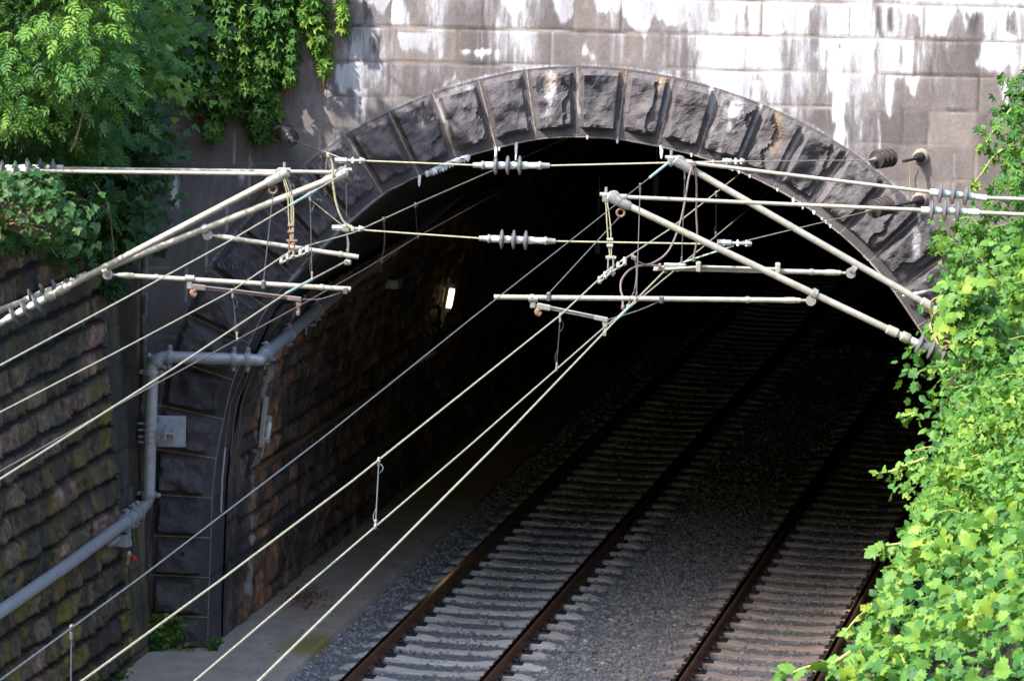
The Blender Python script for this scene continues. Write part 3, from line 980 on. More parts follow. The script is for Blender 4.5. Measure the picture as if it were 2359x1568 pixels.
S0 = .11
va, fa_, ta, wa_ = stones(56000, -7.5, 12.5, oC + .01, DB + 2.4, .0215, off_sleeper)
vb_, fb_, tb, wb_ = stones(19000, 12.3, 27, oC + .01, DB + 2.4, .027, off_sleeper)
vc_, fc2, tc_, wc_ = stones(150, -5, 9, oC - .6, oC - .02, .013)
vc_[:, 2] += np.repeat(ZW + .006 - np.array([vc_[i:i + 12, 2].mean() for i in range(0, len(vc_), 12)]), 12)
va, fa_, ta, wa_ = np.vstack([va, vc_]), np.vstack([fa_, fc2 + len(va)]), np.r_[ta, tc_], np.r_[wa_, wc_]
o = mesh('loose_ballast', np.vstack([va, vb_]), np.vstack([fa_, fb_ + len(va)]), M['gravel'], None, False, {'tint': np.r_[ta, tb], 'warm': np.r_[wa_, wb_]})
tag(o, 'grey crushed stone ballast lying between and beside the sleepers', 'ballast', kind='stuff')

# ------------------------------------------------------------------ railway tracks
RAILP = [(-.062, -.17), (.062, -.17), (.062, -.158), (.012, -.14), (.009, -.05), (.034, -.036), (.034, -.008), (.024, 0.0), (-.024, 0.0), (-.034, -.008), (-.034, -.036), (-.009, -.05), (-.012, -.14), (-.062, -.158)]


def sleeper_mesh():
    n = 29
    xs = np.linspace(-1.175, 1.175, n)
    V, Fs = [], []
    for x in xs:
        a = abs(x)
        top = -.172 - .032 * (1 - sstep(.25, .58, a)) - .05 * sstep(.98, 1.175, a)
        hw = .085 + .012 * sstep(.3, .6, a); bw = .14
        for yy_, zz_ in ((-bw, -.42), (-hw - .012, top - .012), (-hw, top), (hw, top), (hw + .012, top - .012), (bw, -.42)):
            V.append((x, yy_, zz_))
    for i in range(n - 1):
        for k in range(5):
            Fs.append((i * 6 + k, i * 6 + k + 1, (i + 1) * 6 + k + 1, (i + 1) * 6 + k))
    Fs.append(tuple(range(6))); Fs.append(tuple((n - 1) * 6 + k for k in range(5, -1, -1)))
    rust = [math.exp(-((abs(p[0]) - .7535) / .13) ** 2) * .55 for p in V]
    return V, Fs, rust


def fastening_mesh():
    q = MB()
    q.box((0, 0, -.165), .34, .15, .022, bev=.004)
    for sg in (-1, 1):
        q.box((sg * .10, 0, -.140), .055, .075, .05, bev=.008)
        q.box((sg * .075, 0, -.118), .06, .06, .018, bev=.004)
        q.lathe([(0, .014), (.06, .014)], (sg * .10, 0, -.14), (0, 0, 1), 8)
        q.lathe([(0, .022), (.02, .022)], (sg * .10, 0, -.105), (0, 0, 1), 6)
    return np.concatenate(q.v), q.f


sV, sF, sR = sleeper_mesh(); fV, fF = fastening_mesh()
me_sl = []
for k_ in ('sleeper', 'sleeperb'):
    me_s = bpy.data.meshes.new('sleeper'); me_s.from_pydata([tuple(p) for p in sV], [], sF); me_s.materials.append(M[k_])
    at = me_s.attributes.new('rust', 'FLOAT', 'POINT'); at.data.foreach_set('value', np.array(sR, np.float32)); me_s.update()
    me_sl.append(me_s)
me_f = bpy.data.meshes.new('rail_fastening'); me_f.from_pydata([tuple(p) for p in fV], [], fF); me_f.materials.append(M['clip']); me_f.update()


def track(off, label, k0, k1, dz):
    x0, y0 = TC(-4, off)
    tr = thing('railway_track', (x0, y0, -.25), label, 'railway track', 'railway tracks through the tunnel')
    for sg in (-1, 1):
        s = np.r_[np.arange(-45, 10, 1.), np.arange(10, 110, 2.)]
        V = []
        for dx, dz_ in RAILP:
            x, y = TC(s, off + sg * .7535 + dx)
            V.append(np.stack([x, y, np.full_like(x, dz_ + dz)], -1))
        V = np.stack(V, 1); m = len(RAILP)
        fs = [(i * m + k, i * m + (k + 1) % m, (i + 1) * m + (k + 1) % m, (i + 1) * m + k) for i in range(len(s) - 1) for k in range(m)]
        o = mesh('rail', V.reshape(-1, 3), fs, M['rail'], tr)
        o.data.materials.append(M['railtop'])
        mi = np.array([1 if k == 7 else 0 for i in range(len(s) - 1) for k in range(m)], np.int32)
        o.data.polygons.foreach_set('material_index', mi)
    base = None
    for k in range(k0, k1):
        s = S0 + SLP * (k + .5) + random.uniform(-.015, .015)
        if base is None:
            sl = bpy.data.objects.new('sleeper', me_sl[1 if off > 1 else 0])
            fa = [bpy.data.objects.new('rail_fastening', me_f) for _ in (0, 1)]
            base = (sl, fa)
        else:
            sl = base[0].copy(); fa = [f_.copy() for f_ in base[1]]
        COL.objects.link(sl)
        x, y = TC(s, off)
        sl.parent = tr
        sl.location = (float(x) - x0, float(y) - y0, .25 + dz)
        sl.rotation_euler = (random.uniform(-.01, .01), 0, -(TH + TK * s) + random.uniform(-.008, .008))
        for f_, sg in zip(fa, (-1, 1)):
            COL.objects.link(f_); f_.parent = sl; f_.location = (sg * .7535, 0, 0)
    return tr


track(0., 'nearer railway track with pale concrete sleepers, left one beside the walkway', -9, 62, 0.)
track(DB, 'railway track with brownish sleepers, right one partly under the bright leaves', -9, 62, .03)

# ------------------------------------------------------------------ catenary supports
YL1, YL2 = 44.0, 45.0


def insulator(q_shed, q_core, p, d, n=3, r=.10, pitch=.126, core=.036):
    """three thin sheds on a pale core, starting at p along d"""
    d = np.array(d) / np.linalg.norm(d)
    p = np.array(p, float)
    q_core.lathe([(-.10, .018), (-.10, .035), (-.02, .035)], p, d, 12)
    for i in range(n):
        t = i * pitch
        q_shed.lathe([(t - .03, .03), (t - .022, r * .5), (t - .012, r * .86), (t - .003, r * .99), (t + .003, r), (t + .012, r * .9), (t + .02, r * .5), (t + .026, .03)], p, d, 28)
        q_core.lathe([(t + .018, core), (t + .05, core * 1.04), (t + .085, core * .9), (t + .10, core * .55), (t + pitch - .012, core * .5)], p, d, 14)
    q_core.lathe([(n * pitch - .03, .03), (n * pitch + .08, .033), (n * pitch + .09, .02)], p, d, 12)


def ring_clamp(q, p, d, r, w=.05):
    d = np.array(d) / np.linalg.norm(d)
    q.lathe([(-w / 2, r), (-w / 2, r * 1.35), (w / 2, r * 1.35), (w / 2, r)], p, d, 12)


def unit(v): return np.array(v) / np.linalg.norm(v)


def cantilever(y, label, top, strut, reg, topins, strutins, tip, hook=None, arm=None, armwire=None, sgn=1):
    """top/strut/reg: pairs of picture points on the vertical plane at y"""
    P = lambda u, v, dy=0: aty(u, v, y + dy)
    a0, a1 = P(*top[0]), P(*top[1]); b0, b1 = P(*strut[0]), P(*strut[1]); r0, r1 = P(*reg[0]), P(*reg[1])
    c = thing('overhead_cantilever', b0, label, 'cantilever', 'tubular cantilevers holding the overhead wires')
    # top tube with insulator
    q = MB(); dt = unit(a0 - a1)
    i0 = P(*topins)
    q.tube([a1, i0 - dt * .1], .019, 12); q.tube([i0 + dt * .44, a0 + dt * 1.6], .021, 12)
    q.build('top_tube', M['tube'], c, True)
    qs, qc = MB(), MB(); insulator(qs, qc, i0, dt)
    ins = qc.build('insulator', M['shedcore'], c, True); qs.build('sheds', M['shed'], ins, True)
    # strut with insulator
    q = MB(); ds = unit(b0 - b1); i1 = P(*strutins)
    q.tube([b1, i1 - ds * .14], .033, 14); q.tube([i1 + ds * .44, b0 + ds * 1.3], .034, 12)
    q.lathe([(-.35, .036), (-.34, .046), (-.24, .046), (-.23, .03), (-.20, .03), (-.19, .05), (-.12, .052), (-.1, .04)], i1, ds, 12)
    q.build('strut_tube', M['tube'], c, True)
    qs, qc = MB(), MB(); insulator(qs, qc, i1, ds)
    ins = qc.build('insulator', M['shedcore'], c, True); qs.build('sheds', M['shed'], ins, True)
    # head fitting
    q = MB(); t = P(*tip)
    q.lathe([(-.04, .045), (-.03, .055), (.16, .05), (.2, .04)], b1, ds, 12)
    e = a1 + np.array([0, 0, 0.])
    q.lathe([(-.03, .05), (-.028, .058), (.028, .058), (.03, .05)], e - [0, .0, 0], (0, 1, 0), 14)
    q.lathe([(-.05, .018), (.05, .018)], e, (0, 1, 0), 8)
    q.lathe([(0, .03), (.12, .03)], e, dt, 10)
    q.box(t, .07, .08, .09, bev=.012); q.lathe([(-.07, .014), (.09, .014)], t + [0, 0, 0.01], (0, 0, 1), 8)
    q.lathe([(-.06, .02), (.06, .02)], t + [0, 0, .03], (1, 0, 0), 8)
    q.tube([t, b1 + ds * .02], .026, 8)
    q.build('head_fitting', M['fit'], c, True)
    # registration tube
    q = MB(); dr = unit(r0 - r1)
    q.tube([r1, r0 - dr * .1], .0245, 12); q.lathe([(0, .03), (.1, .03)], r0 - dr * .25, dr, 12)
    q.build('registration_tube', M['tube'], c, True)
    q = MB()
    # eye joining the registration tube to the strut
    sp = b1 + ds * np.dot(r0 - b1, ds)
    ring_clamp(q, sp, ds, .036, .05)
    q.lathe([(-.02, .0), (-.02, .05), (.02, .05), (.02, .0)], r0 - [0, 0, 0], (0, 1, 0), 14)
    q.tube([sp, r0], .018, 8); q.tube([r0, r0 - dr * .14], .014, 8)
    q.build('eye_clamp', M['fit'], c, True)
    for f_ in (.12, .8):
        q = MB(); ring_clamp(q, r1 + dr * np.linalg.norm(r1 - r0) * f_, dr, .0245, .035); q.build('tube_clamp', M['fit'], c, True)
    if hook:
        h0, h1 = P(*hook[0]), P(*hook[1])
        q = MB()
        aa = np.linspace(0, 2 * PI, 17)
        q.tube([h0 + np.array([math.cos(t_) * .037, 0, math.sin(t_) * .037]) for t_ in aa], .013, 8)
        q.tube([h0 + [0, 0, .037], h0 + np.array([.03 * sgn, 0, .13])], .014, 8)
        ring_clamp(q, b1 + ds * np.dot(h0 + [0, 0, .14] - b1, ds), ds, .038, .03)
        q.build('ring_hook', M['rustfit'], c, True)
        q = MB(); q.tube([h0 - [0, 0, .03], h1 + [0, 0, .03]], .0055, 6)
        q.box(h1 + [0, 0, .0], .04, .075, .085, bev=.01)
        q.build('stay_wire', M['wiregrey'], c, True)
    if arm:
        p0, p1, p2 = [P(*t_) for t_ in arm]          # bracket on the tube, arm start, arm end
        q = MB(); q.box((p0 + np.array([p0[0], p0[1], p1[2]])) / 2 + [0, 0, .0], .055, .035, abs(p0[2] - p1[2]) + .05, bev=.008)
        ring_clamp(q, p0, dr, .0245, .09)
        q.build('drop_bracket', M['fit'], c, True)
        q = MB(); da = unit(p2 - p1); up = unit(np.cross(da, (0, -1, 0))); up = up if up[2] > 0 else -up
        ln = np.linalg.norm(p2 - p1)
        q.box((p1 + p2) / 2 + up * .014, ln, .045, .012, (da, np.cross(up, da), up), .003)
        q.box((p1 + p2) / 2, ln, .014, .034, (da, np.cross(up, da), up), .003)
        q.box(p1 + da * .05, .14, .055, .055, (da, np.cross(up, da), up), .008)
        q.box(p2 - da * .05, .14, .05, .045, (da, np.cross(up, da), up), .008)
        q.add([p2 + [-.04, -.015, 0], p2 + [.025, -.015, 0], p2 + [.0, -.012, -.115], p2 + [-.02, -.012, -.115], p2 + [-.04, .015, 0], p2 + [.025, .015, 0], p2 + [.0, .012, -.115], p2 + [-.02, .012, -.115]],
              [(0, 1, 2, 3), (7, 6, 5, 4), (0, 4, 5, 1), (1, 5, 6, 2), (2, 6, 7, 3), (3, 7, 4, 0)])
        q.box(p2 + [-.01, 0, -.135], .035, .09, .04, bev=.006)
        q.build('steady_arm', M['fit'] if sgn > 0 else M['cable'], c, True)
        q = MB()
        q.tube(smooth_path([p1 + [.02, 0, -.02], p1 + [-.015, -.01, -.06], p1 + [.02, -.01, -.085]], 8), [.028] * 3 + [.03] * (len(smooth_path([p1, p1 + [1, 0, 0], p1 + [2, 0, 0]], 8)) - 3), 8)
        q.build('pivot', M['rustfit'], c, True)
        if armwire:
            q = MB()
            q.tube(smooth_path([p2 + [.02, 0, .0]] + [P(*t_) for t_ in armwire], 20), .0055, 6)
            e_ = P(*armwire[-1]); q.box(e_ + [0, 0, .0], .05, .06, .07, bev=.01)
            q.build('wind_stay', M['wiregrey'], c, True)
    return c


cantilever(YL2, 'left rear cantilever whose long strut reaches furthest right, carrying the upper left wire', ((300, 392), (789, 397)), ((147, 657), (790, 401)), ((478, 541), (826, 592)), (122, 388), (127, 664), (796, 398), sgn=-1)
cantilever(YL1, 'left front cantilever with shorter strut and a brown steady arm under its tube', ((250, 397), (645, 401)), ((250, 622), (655, 400)), ((248, 632), (808, 666)), (66, 394), (84, 698), (655, 398),
           ((629, 437), (607, 655)), ((437, 641), (447, 660), (690, 689)), ((735, 689), (779, 676), (796, 669)), -1)
cantilever(YL2, 'right rear cantilever with the longest thick strut, tip highest under the arch', ((2010, 420), (1566, 372)), ((2080, 690), (1562, 372)), ((1960, 629), (1506, 617)), (2166, 445), (2192, 735), (1546, 370))
cantilever(YL1, 'right front cantilever, lower one, with pale steady arm hanging from its long tube', ((2070, 482), (1415, 453)), ((2080, 772), (1408, 455)), ((1868, 692), (1138, 684)), (2146, 485), (2118, 792), (1396, 455),
           ((1430, 490), (1264, 683)), ((1228, 688), (1241, 704), (1396, 736)), ((1470, 715), (1512, 697), (1524, 690)), 1)

# ------------------------------------------------------------------ overhead wires
def wire(name, pts, r, mat, label, cat, group=None, n=7, seg=None):
    pts = np.array(pts, float)
    q = MB(); q.tube(pts if seg is None else smooth_path(pts, seg), r, n)
    o = q.build(name, M[mat] if isinstance(mat, str) else mat, None, True)
    return tag(o, label, cat, group)


def ext(pts, front=14., back=0.):
    pts = [np.array(p) for p in pts]
    if front: pts = [pts[0] + unit(pts[0] - pts[1]) * front] + pts
    if back: pts = pts + [pts[-1] + unit(pts[-1] - pts[-2]) * back]
    return pts


ZC = 5.05
tipL2 = aty(796, 398, YL2); tipR2 = aty(1546, 370, YL2); tipL1 = aty(672, 576, YL1); tipR1 = aty(1408, 617, YL1)
W1 = [atz(0, 841, tipL2[2] - .55), atz(280, 691, tipL2[2] - .38), atz(527, 556, tipL2[2] - .16), tipL2]
wire('messenger_wire', ext(W1), .0072, 'wire', 'highest pale wire on the left, running up to the left rear cantilever tip', 'overhead wire', 'carrier wires above the tracks')
W2 = [atz(0, 949, tipL1[2] - .40), atz(260, 815, tipL1[2] - .24), atz(533, 670.6, tipL1[2] - .08), tipL1, atz(814, 536, tipL1[2] + .10), atz(954, 472, tipL1[2] + .08), atz(1057, 427, tipL1[2] + .05)]
wire('messenger_wire', ext(W2, 14, 30), .0068, 'wire', 'second pale wire from the top on the left, passing the rusty chain link', 'overhead wire', 'carrier wires above the tracks')
cl3 = aty(800, 600, YL2)
W3 = [atz(0, 1103, cl3[2] - .05), atz(403, 846, cl3[2] - .02), atz(663, 673, cl3[2]), cl3]
wire('contact_wire', ext(W3), .0082, 'wire', 'thick pale left wire ending at the clamp under the left rear registration tube', 'overhead wire', 'contact wires above the rails')
ca4 = aty(690, 704, YL1)
W4 = [atz(0, 1085, ca4[2]), atz(308, 912, ca4[2]), atz(537, 787, ca4[2]), ca4, atz(840, 620, ca4[2]), atz(961, 546, ca4[2]), atz(1101, 469, ca4[2])]
wire('contact_wire', ext(W4, 14, 30), .0072, 'wirebrown', 'brown left contact wire held by the brown steady arm, running on into the tunnel', 'overhead wire', 'contact wires above the rails')
V1 = [atz(0, 1566, tipR2[2] - .62), atz(332, 1323, tipR2[2] - .60), atz(749, 1004, tipR2[2] - .52), atz(1094, 727, tipR2[2] - .33), atz(1337, 536, tipR2[2] - .14), tipR2]
wire('messenger_wire', ext(V1), .0046, 'wiregrey', 'dull grey wire crossing from lower left corner up to the right rear cantilever tip', 'overhead wire', 'carrier wires above the tracks')
V2 = [atz(188, 1568, tipR1[2] - .30), atz(506, 1337, tipR1[2] - .28), atz(807, 1111, tipR1[2] - .22), atz(1057, 912, tipR1[2] - .13), atz(1293, 724, tipR1[2] - .05), tipR1, atz(1541, 529, tipR1[2] + .03), atz(1651, 443, tipR1[2] + .0), atz(1700, 404, tipR1[2] - .02)]
wire('messenger_wire', ext(V2, 14, 30), .0074, 'wire', 'bright pale wire with chain link beside the right front cantilever, dropper wires below', 'overhead wire', 'carrier wires above the tracks')
ca3 = aty(1394, 752, YL1)
V3 = [atz(448, 1568, ca3[2]), atz(807, 1262, ca3[2]), atz(1074, 1033, ca3[2]), ca3, atz(1453, 706, ca3[2]), atz(1573, 607, ca3[2]), atz(1716, 489, ca3[2])]
wire('contact_wire', ext(V3, 14, 40), .0072, 'wire', 'contact wire held by the pale steady arm at centre, running on into the dark', 'overhead wire', 'contact wires above the rails')
cl4 = aty(1531, 624, YL2)
V4 = [atz(595, 1568, cl4[2]), atz(807, 1361, cl4[2]), atz(1135, 1033, cl4[2]), atz(1419, 737, cl4[2]), cl4]
wire('contact_wire', ext(V4), .008, 'wire', 'rightmost pale contact wire, ending at the right rear registration tube', 'overhead wire', 'contact wires above the rails')
# green copper sleeves on the wires
for pts, lab in (((aty(656, 487, 43.2), aty(716, 454, 43.9)), 'short green sleeve on the topmost left wire'), ):
    pass


def on_wire(W, u):
    """point of a wire polyline whose picture column is u"""
    for a_, b_ in zip(W[:-1], W[1:]):
        def pu(p):
            y_, z_ = p[1], p[2] - H
            dd_ = y_ * math.cos(PITCH) - z_ * math.sin(PITCH); up_ = y_ * math.sin(PITCH) + z_ * math.cos(PITCH)
            return 1179.5 + F * p[0] / dd_ * math.cos(ROLL) + F * up_ / dd_ * math.sin(ROLL)
        lo, hi = 0., 1.
        if (pu(a_) - u) * (pu(b_) - u) <= 0:
            for _ in range(40):
                m_ = (lo + hi) / 2
                if (pu(a_) - u) * (pu(np.array(a_) + (np.array(b_) - a_) * m_) - u) <= 0: hi = m_
                else: lo = m_
            return np.array(a_) + (np.array(b_) - np.array(a_)) * lo
    return np.array(W[-1])


for W, ua, ub, lab in ((W1, 668, 728, 'pale green sleeve on the topmost left wire near its strut'), (W3, 660, 718, 'pale green sleeve on the thick left contact wire under a dropper'),
                       (V1, 1497, 1540, 'long green sleeve at the upper end of the grey wire'), (V4, 1424, 1452, 'pale green sleeve where two contact wires cross at centre')):
    wire('wire_sleeve', [on_wire(W, ua), on_wire(W, ub)], .013, 'wiregreen', lab, 'wire sleeve', 'green sleeves on the wires')


def dropper(p0, p1, label, loop=True):
    c = thing('dropper', p1, label, 'dropper', 'droppers hanging between the wires')
    q = MB(); d_ = unit(p1 - p0)
    q.tube([p0, p1], .0042, 6)
    if loop:
        q.tube(smooth_path([p0 + d_ * .03, p0 + d_ * .10 + [.035, 0, 0], p0 + d_ * .17 + [.01, 0, 0]], 10), .003, 5)
        q.tube(smooth_path([p1 - d_ * .02, p1 - d_ * .12 + [-.02, 0, 0], p1 - d_ * .22], 10), .003, 5)
    q.build('cord', M['wiregrey'], c, True)
    for p in (p0, p1):
        q = MB(); q.box(p, .022, .04, .04, bev=.008); q.box(p + d_ * (.045 if p is p0 else -.045), .02, .02, .05, bev=.005)
        q.build('clip', M['fit' if loop else 'wiregrey'], c, True)


dropper(on_wire(W1, 714), on_wire(W3, 719), 'dropper between green sleeve and thick left contact wire')
dropper(on_wire(W2, 535), on_wire(W4, 547), 'dropper left of the brown steady arm, below the second wire')
dropper(on_wire(W2, 956), on_wire(W4, 962), 'dropper hanging inside the tunnel mouth on its left')
dropper(on_wire(V2, 873), on_wire(V3, 865), 'lowest dropper, hanging over the dark tunnel wall')
dropper(on_wire(V2, 1291), on_wire(V3, 1282), 'dropper right below the pale steady arm')
dropper(on_wire(V2, 1650), on_wire(V3, 1649), 'dropper in the dark between the two right struts')
dropper(on_wire(V1, 1475), on_wire(V4, 1466), 'longest dropper, crossing the right front strut at centre', False)
dropper(on_wire(V1, 165), on_wire(V4, 165) if False else on_wire(V1, 165) - np.array([0, 0, .42]), 'short dropper at the bottom left corner before the mossy wall', False)
dropper(aty(1578, 398, YL2), aty(1570, 607, YL2), 'thin dropper beside the brown jumper loops on the right', False)
dropper(aty(797, 402, YL2), aty(800, 590, YL2), 'thin cord under the left rear cantilever tip', False)


def chain_link(y, pts, hang, label):
    c = thing('chain_link', aty(*pts[0], y), label, 'turnbuckle', 'chain links carrying the messenger wires')
    P = [aty(u, v, y) for u, v in pts]
    q = MB()
    for a_, b_ in zip(P[:-1], P[1:]):
        d_ = unit(b_ - a_); ln = np.linalg.norm(b_ - a_)
        for s in (-1, 1):
            q.box((a_ + b_) / 2 + np.array([0, s * .018, s * .022]), ln, .012, .018, (d_, np.cross((0, 0, 1), d_), np.cross(d_, np.cross((0, 0, 1), d_))), .003)
        q.lathe([(-.035, .018), (.035, .018)], a_, (0, .7, .7), 8)
    q.lathe([(-.04, .02), (.04, .02)], P[-1], (0, .7, .7), 8)
    q.build('links', M['fit'], c, True)
    q = MB()
    Hh = [aty(u, v, y) for u, v in hang]
    for s in (-1, 1):
        q.tube(smooth_path([h + [s * .016 * (1 - abs(i / (len(Hh) - 1) * 2 - 1) * .6), 0, 0] for i, h in enumerate(Hh)], 16), .0065, 6)
    q.build('hanger_wire', M['wire'], c, True)
    q = MB(); m_ = Hh[-1]
    for s in (-1, 1): q.box(m_ + [s * .025, 0, -.06], .016, .03, .2, bev=.004)
    q.lathe([(-.05, .016), (.05, .016)], m_ + [0, 0, .02], (1, 0, 0), 8); q.lathe([(-.045, .016), (.045, .016)], m_ + [0, 0, -.13], (1, 0, 0), 8)
    mm = (Hh[-1] * .45 + Hh[-2] * .55) if len(Hh) > 2 else (Hh[0] + Hh[1]) / 2
    for s in (-.03, .03): q.lathe([(-.03, .018), (.03, .018)], mm + [0, 0, s], (1, 0, 0), 8)
    q.build('shackle', M['rustfit'] if hang[0][0] < 1000 else M['fit'], c, True)


chain_link(YL1 - .03, ((648, 600), (663, 592), (676, 586), (692, 583), (708, 575)), ((652, 404), (666, 455), (668, 500), (672, 560)), 'rusty chain link hanging from the left front cantilever tip')
chain_link(YL1 - .03, ((1381, 645), (1394, 634), (1408, 622), (1424, 611), (1439, 602)), ((1397, 460), (1403, 527), (1407, 598)), 'chain link hanging from the right front cantilever tip')


def cable(pts, ys, r, mat, label):
    ys = np.linspace(*ys, len(pts)) if isinstance(ys, tuple) else ys
    P = [aty(u, v, y) for (u, v), y in zip(pts, ys)]
    q = MB(); q.tube(smooth_path(P, 48), r, 8)
    for p in (P[0], P[-1]): q.box(p, .035, .05, .045, bev=.008)
    return tag(q.build('jumper_cable', M[mat], None, True), label, 'jumper cable', 'jumper cables looping between the wires')


cable([(1596, 378), (1586, 412), (1575, 479), (1558, 540), (1535, 584), (1497, 609), (1474, 605), (1458, 592)], (YL2 - .05, YL1 + .4), .0105, 'cable', 'jumper cable curving from right rear tip down to the bright wire')
cable([(1600, 378), (1605, 431), (1604, 489), (1606, 542), (1598, 597)], (YL2 - .05, YL2 - .05), .0095, 'cable', 'nearly straight brown jumper cable hanging from the right rear top tube')
cable([(1520, 612), (1476, 612), (1450, 622), (1432, 645), (1430, 668), (1434, 683), (1435, 708)], (YL2 - .06, YL1 + .3), .0105, 'cable', 'dark jumper cable forming an open hook left of the right rear tube end')
cable([(1463, 595), (1467, 626), (1463, 664), (1453, 689), (1446, 706)], (YL1 + .3, YL1 + .3), .0085, 'cable', 'short brown jumper cable just right of the chain link')
cable([(756, 357), (766, 378), (767, 420), (775, 470), (790, 508), (813, 528)], (YL2 - .06, YL2 - .06), .0105, 'wire', 'pale jumper cable swinging down from the left rear cantilever tip')
cable([(756, 357), (752, 375), (750, 410), (749, 445)], (YL2 + .1, YL2 + .1), .006, 'cable', 'thin dark jumper cable left of the pale one at the left tip')
cable([(655, 402), (668, 430), (675, 470), (676, 510), (674, 560)], (YL1 + .05, YL1 + .05), .0085, 'wire', 'pale jumper cable bent beside the left front hanger')
cable([(884, 505), (886, 540), (884, 575), (878, 600)], (on_wire(W2, 884)[1], on_wire(W4, 878)[1]), .0075, 'cable', 'jumper cable linking two left wires just inside the arch')

# ------------------------------------------------------------------ cross-span wires with insulators and wall anchors
def span(label, pts, ins_uv, discs, anchors, fits, mat, tail):
    """pts: list of (u, v, y) along the span"""
    P = [aty(u, v, y) for u, v, y in pts]
    c = thing('span_wire', P[0], label, 'span wire', 'span wires between the side walls')
    i0 = np.array(aty(*ins_uv[:2], ins_uv[2]))
    k = ins_uv[3]; d_ = unit(P[k + 1] - P[k])
    q = MB()
    for i in range(len(P) - 1):
        if i == k:
            q.tube([P[i], i0 - d_ * .2], .0085, 7); q.tube([i0 + d_ * .53, P[i + 1]], .0085, 7)
        else:
            q.tube([P[i], P[i + 1]], .0085 if i not in tail else .0055, 7)
    q.build('wire', M[mat], c, True)
    qs, qc = MB(), MB(); insulator(qs, qc, i0, d_, 3, .098, .118, .036)
    ins = qc.build('insulator', M['shedcore'], c, True); qs.build('sheds', M['shed'], ins, True)
    for e, s in ((i0 - d_ * .04, -1), (i0 + d_ * .345, 1)):
        dd_ = d_ * s
        q = MB(); q.lathe([(0, .015), (.01, .03), (.06, .032), (.09, .046), (.11, .03), (.185, .026), (.187, .01)], e, dd_, 10); q.build('end_fitting', M['fit'], c, True)
    for (u, v, y, l) in fits:
        p = aty(u, v, y); q = MB()
        q.lathe([(-l / 2, .02), (-l / 2, .03), (-l * .1, .03), (-l * .08, .016), (l * .3, .016), (l * .32, .03), (l * .4, .03), (l / 2, .02)], p, d_, 8)
        for t_ in (-.3, .1, .35): q.lathe([(-.03, .013), (.03, .013)], p + d_ * l * t_, (0, .5, .85), 7)
        q.build('turnbuckle', M['fit'], c, True)
    for (u, v, y, dx, n) in discs:
        p = aty(u, v, y)
        q = MB(); dd_ = unit(np.array(dx))
        for i in range(n):
            t_ = i * .088
            q.lathe([(t_ - .02, .025), (t_ - .012, .04), (t_ - .01, .055), (t_ - .004, .06), (t_ - .002, .075), (t_ + .004, .08), (t_ + .006, .10), (t_ + .016, .108), (t_ + .026, .10), (t_ + .045, .045), (t_ + .08, .04)], p, dd_, 28)
        q.build('disc_insulator', M['disc'], c, True)
        q = MB(); q.lathe([(-.16, .012), (-.10, .02), (-.05, .03), (-.02, .034)], p, dd_, 10); q.build('disc_cap', M['fit'], c, True)
    for (u, v, sx) in anchors:
        p = aty(u, v, YP)
        q = MB()
        q.lathe([(0, .10), (.012, .09), (.03, .075), (.035, .05)], p + [0, .0, 0], (0, -1, 0), 12)
        q.build('anchor_mortar', M['anchorpatch'], c, True)
        q = MB()
        q.lathe([(.0, .06), (.06, .055), (.1, .04), (.12, .03)], p + [0, -.02, 0], (sx, -1, .05), 10); q.lathe([(0, .018), (.34, .018)], p + [0, -.03, 0], (sx, -1, -.1), 8)
        q.build('wall_anchor', M['clip'], c, True)


span('upper span wire with three grey sheds below the arch crown', [(663, 318, YP - .45), (755, 352, YL2 + .3), (797, 369, YL2), (850, 371, YL2), (1545, 375, YL2), (1684, 372, YL2 + .1), (2012, 369, YP - .95)],
     (1142, 381, YL2, 3), [(668, 319, YP - .42, (-.22, 1, .1), 4), (2018, 368, YP - .85, (.62, .78, .02), 4)], [(2122, 362, -.9), (640, 308, .5)], [(806, 370, YL2, .3), (1690, 372, YL2 + .1, .22)], 'wire', (0, 1, 5))
span('lower span wire with three grey sheds, crossing in front of the dark tunnel', [(672, 428, YP - .4), (715, 460, YL2 + 1.5), (796, 525, YL2 + .05), (850, 531, YL2 + .05), (1684, 563, YL2 + .05), (1995, 488, YP - .95)],
     (1156, 551, YL2 + .05, 3), [(672, 428, YP - .36, (-.22, 1, .1), 3), (2012, 482, YP - .85, (.62, .78, .10), 4)], [(2120, 461, -.9), (640, 412, .5)], [(802, 526, YL2, .32), (1692, 560, YL2, .34)], 'wire', (0, 1, 4))
q = MB(); q.tube([aty(1690, 566, YL2), aty(1560, 609, YL2), aty(1532, 622, YL2)], .0085, 7)
tag(q.build('stay_wire', M['wiregreen'], None, True), 'greenish stay from lower span fitting down to the right rear tube end', 'stay wire')
q = MB(); q.tube([aty(797, 528, YL2), aty(803, 560, YL2), aty(800, 598, YL2)], [.009, .009, .012], 7)
q.box(aty(798, 525, YL2), .08, .09, .08, bev=.015); q.box(aty(801, 604, YL2), .07, .09, .05, bev=.012)
tag(q.build('hanger', M['fit'], None, True), 'short hanger with clamp at the left rear tube end', 'hanger')
q = MB(); q.tube([aty(1531, 620, YL2), aty(1531, 628, YL2)], .03, 8); q.box(aty(1555, 612, YL2), .22, .07, .05, bev=.01)
tag(q.build('clamp_plate', M['fit'], None, True), 'flat bolted clamp on the right rear tube end', 'clamp')
q = MB(); q.tube([aty(1505, 622, YL2 - .04), aty(1620, 614, YL2 - .04), aty(1790, 619, YL2 - .04)], .013, 8)
q.box(aty(1609, 614, YL2 - .03), .05, .1, .1, bev=.01); q.box(aty(1792, 617, YL2 - .03), .05, .1, .1, bev=.01)
tag(q.build('side_rod', M['tube'], None, True), 'thin rod clamped along the right rear registration tube', 'rod')
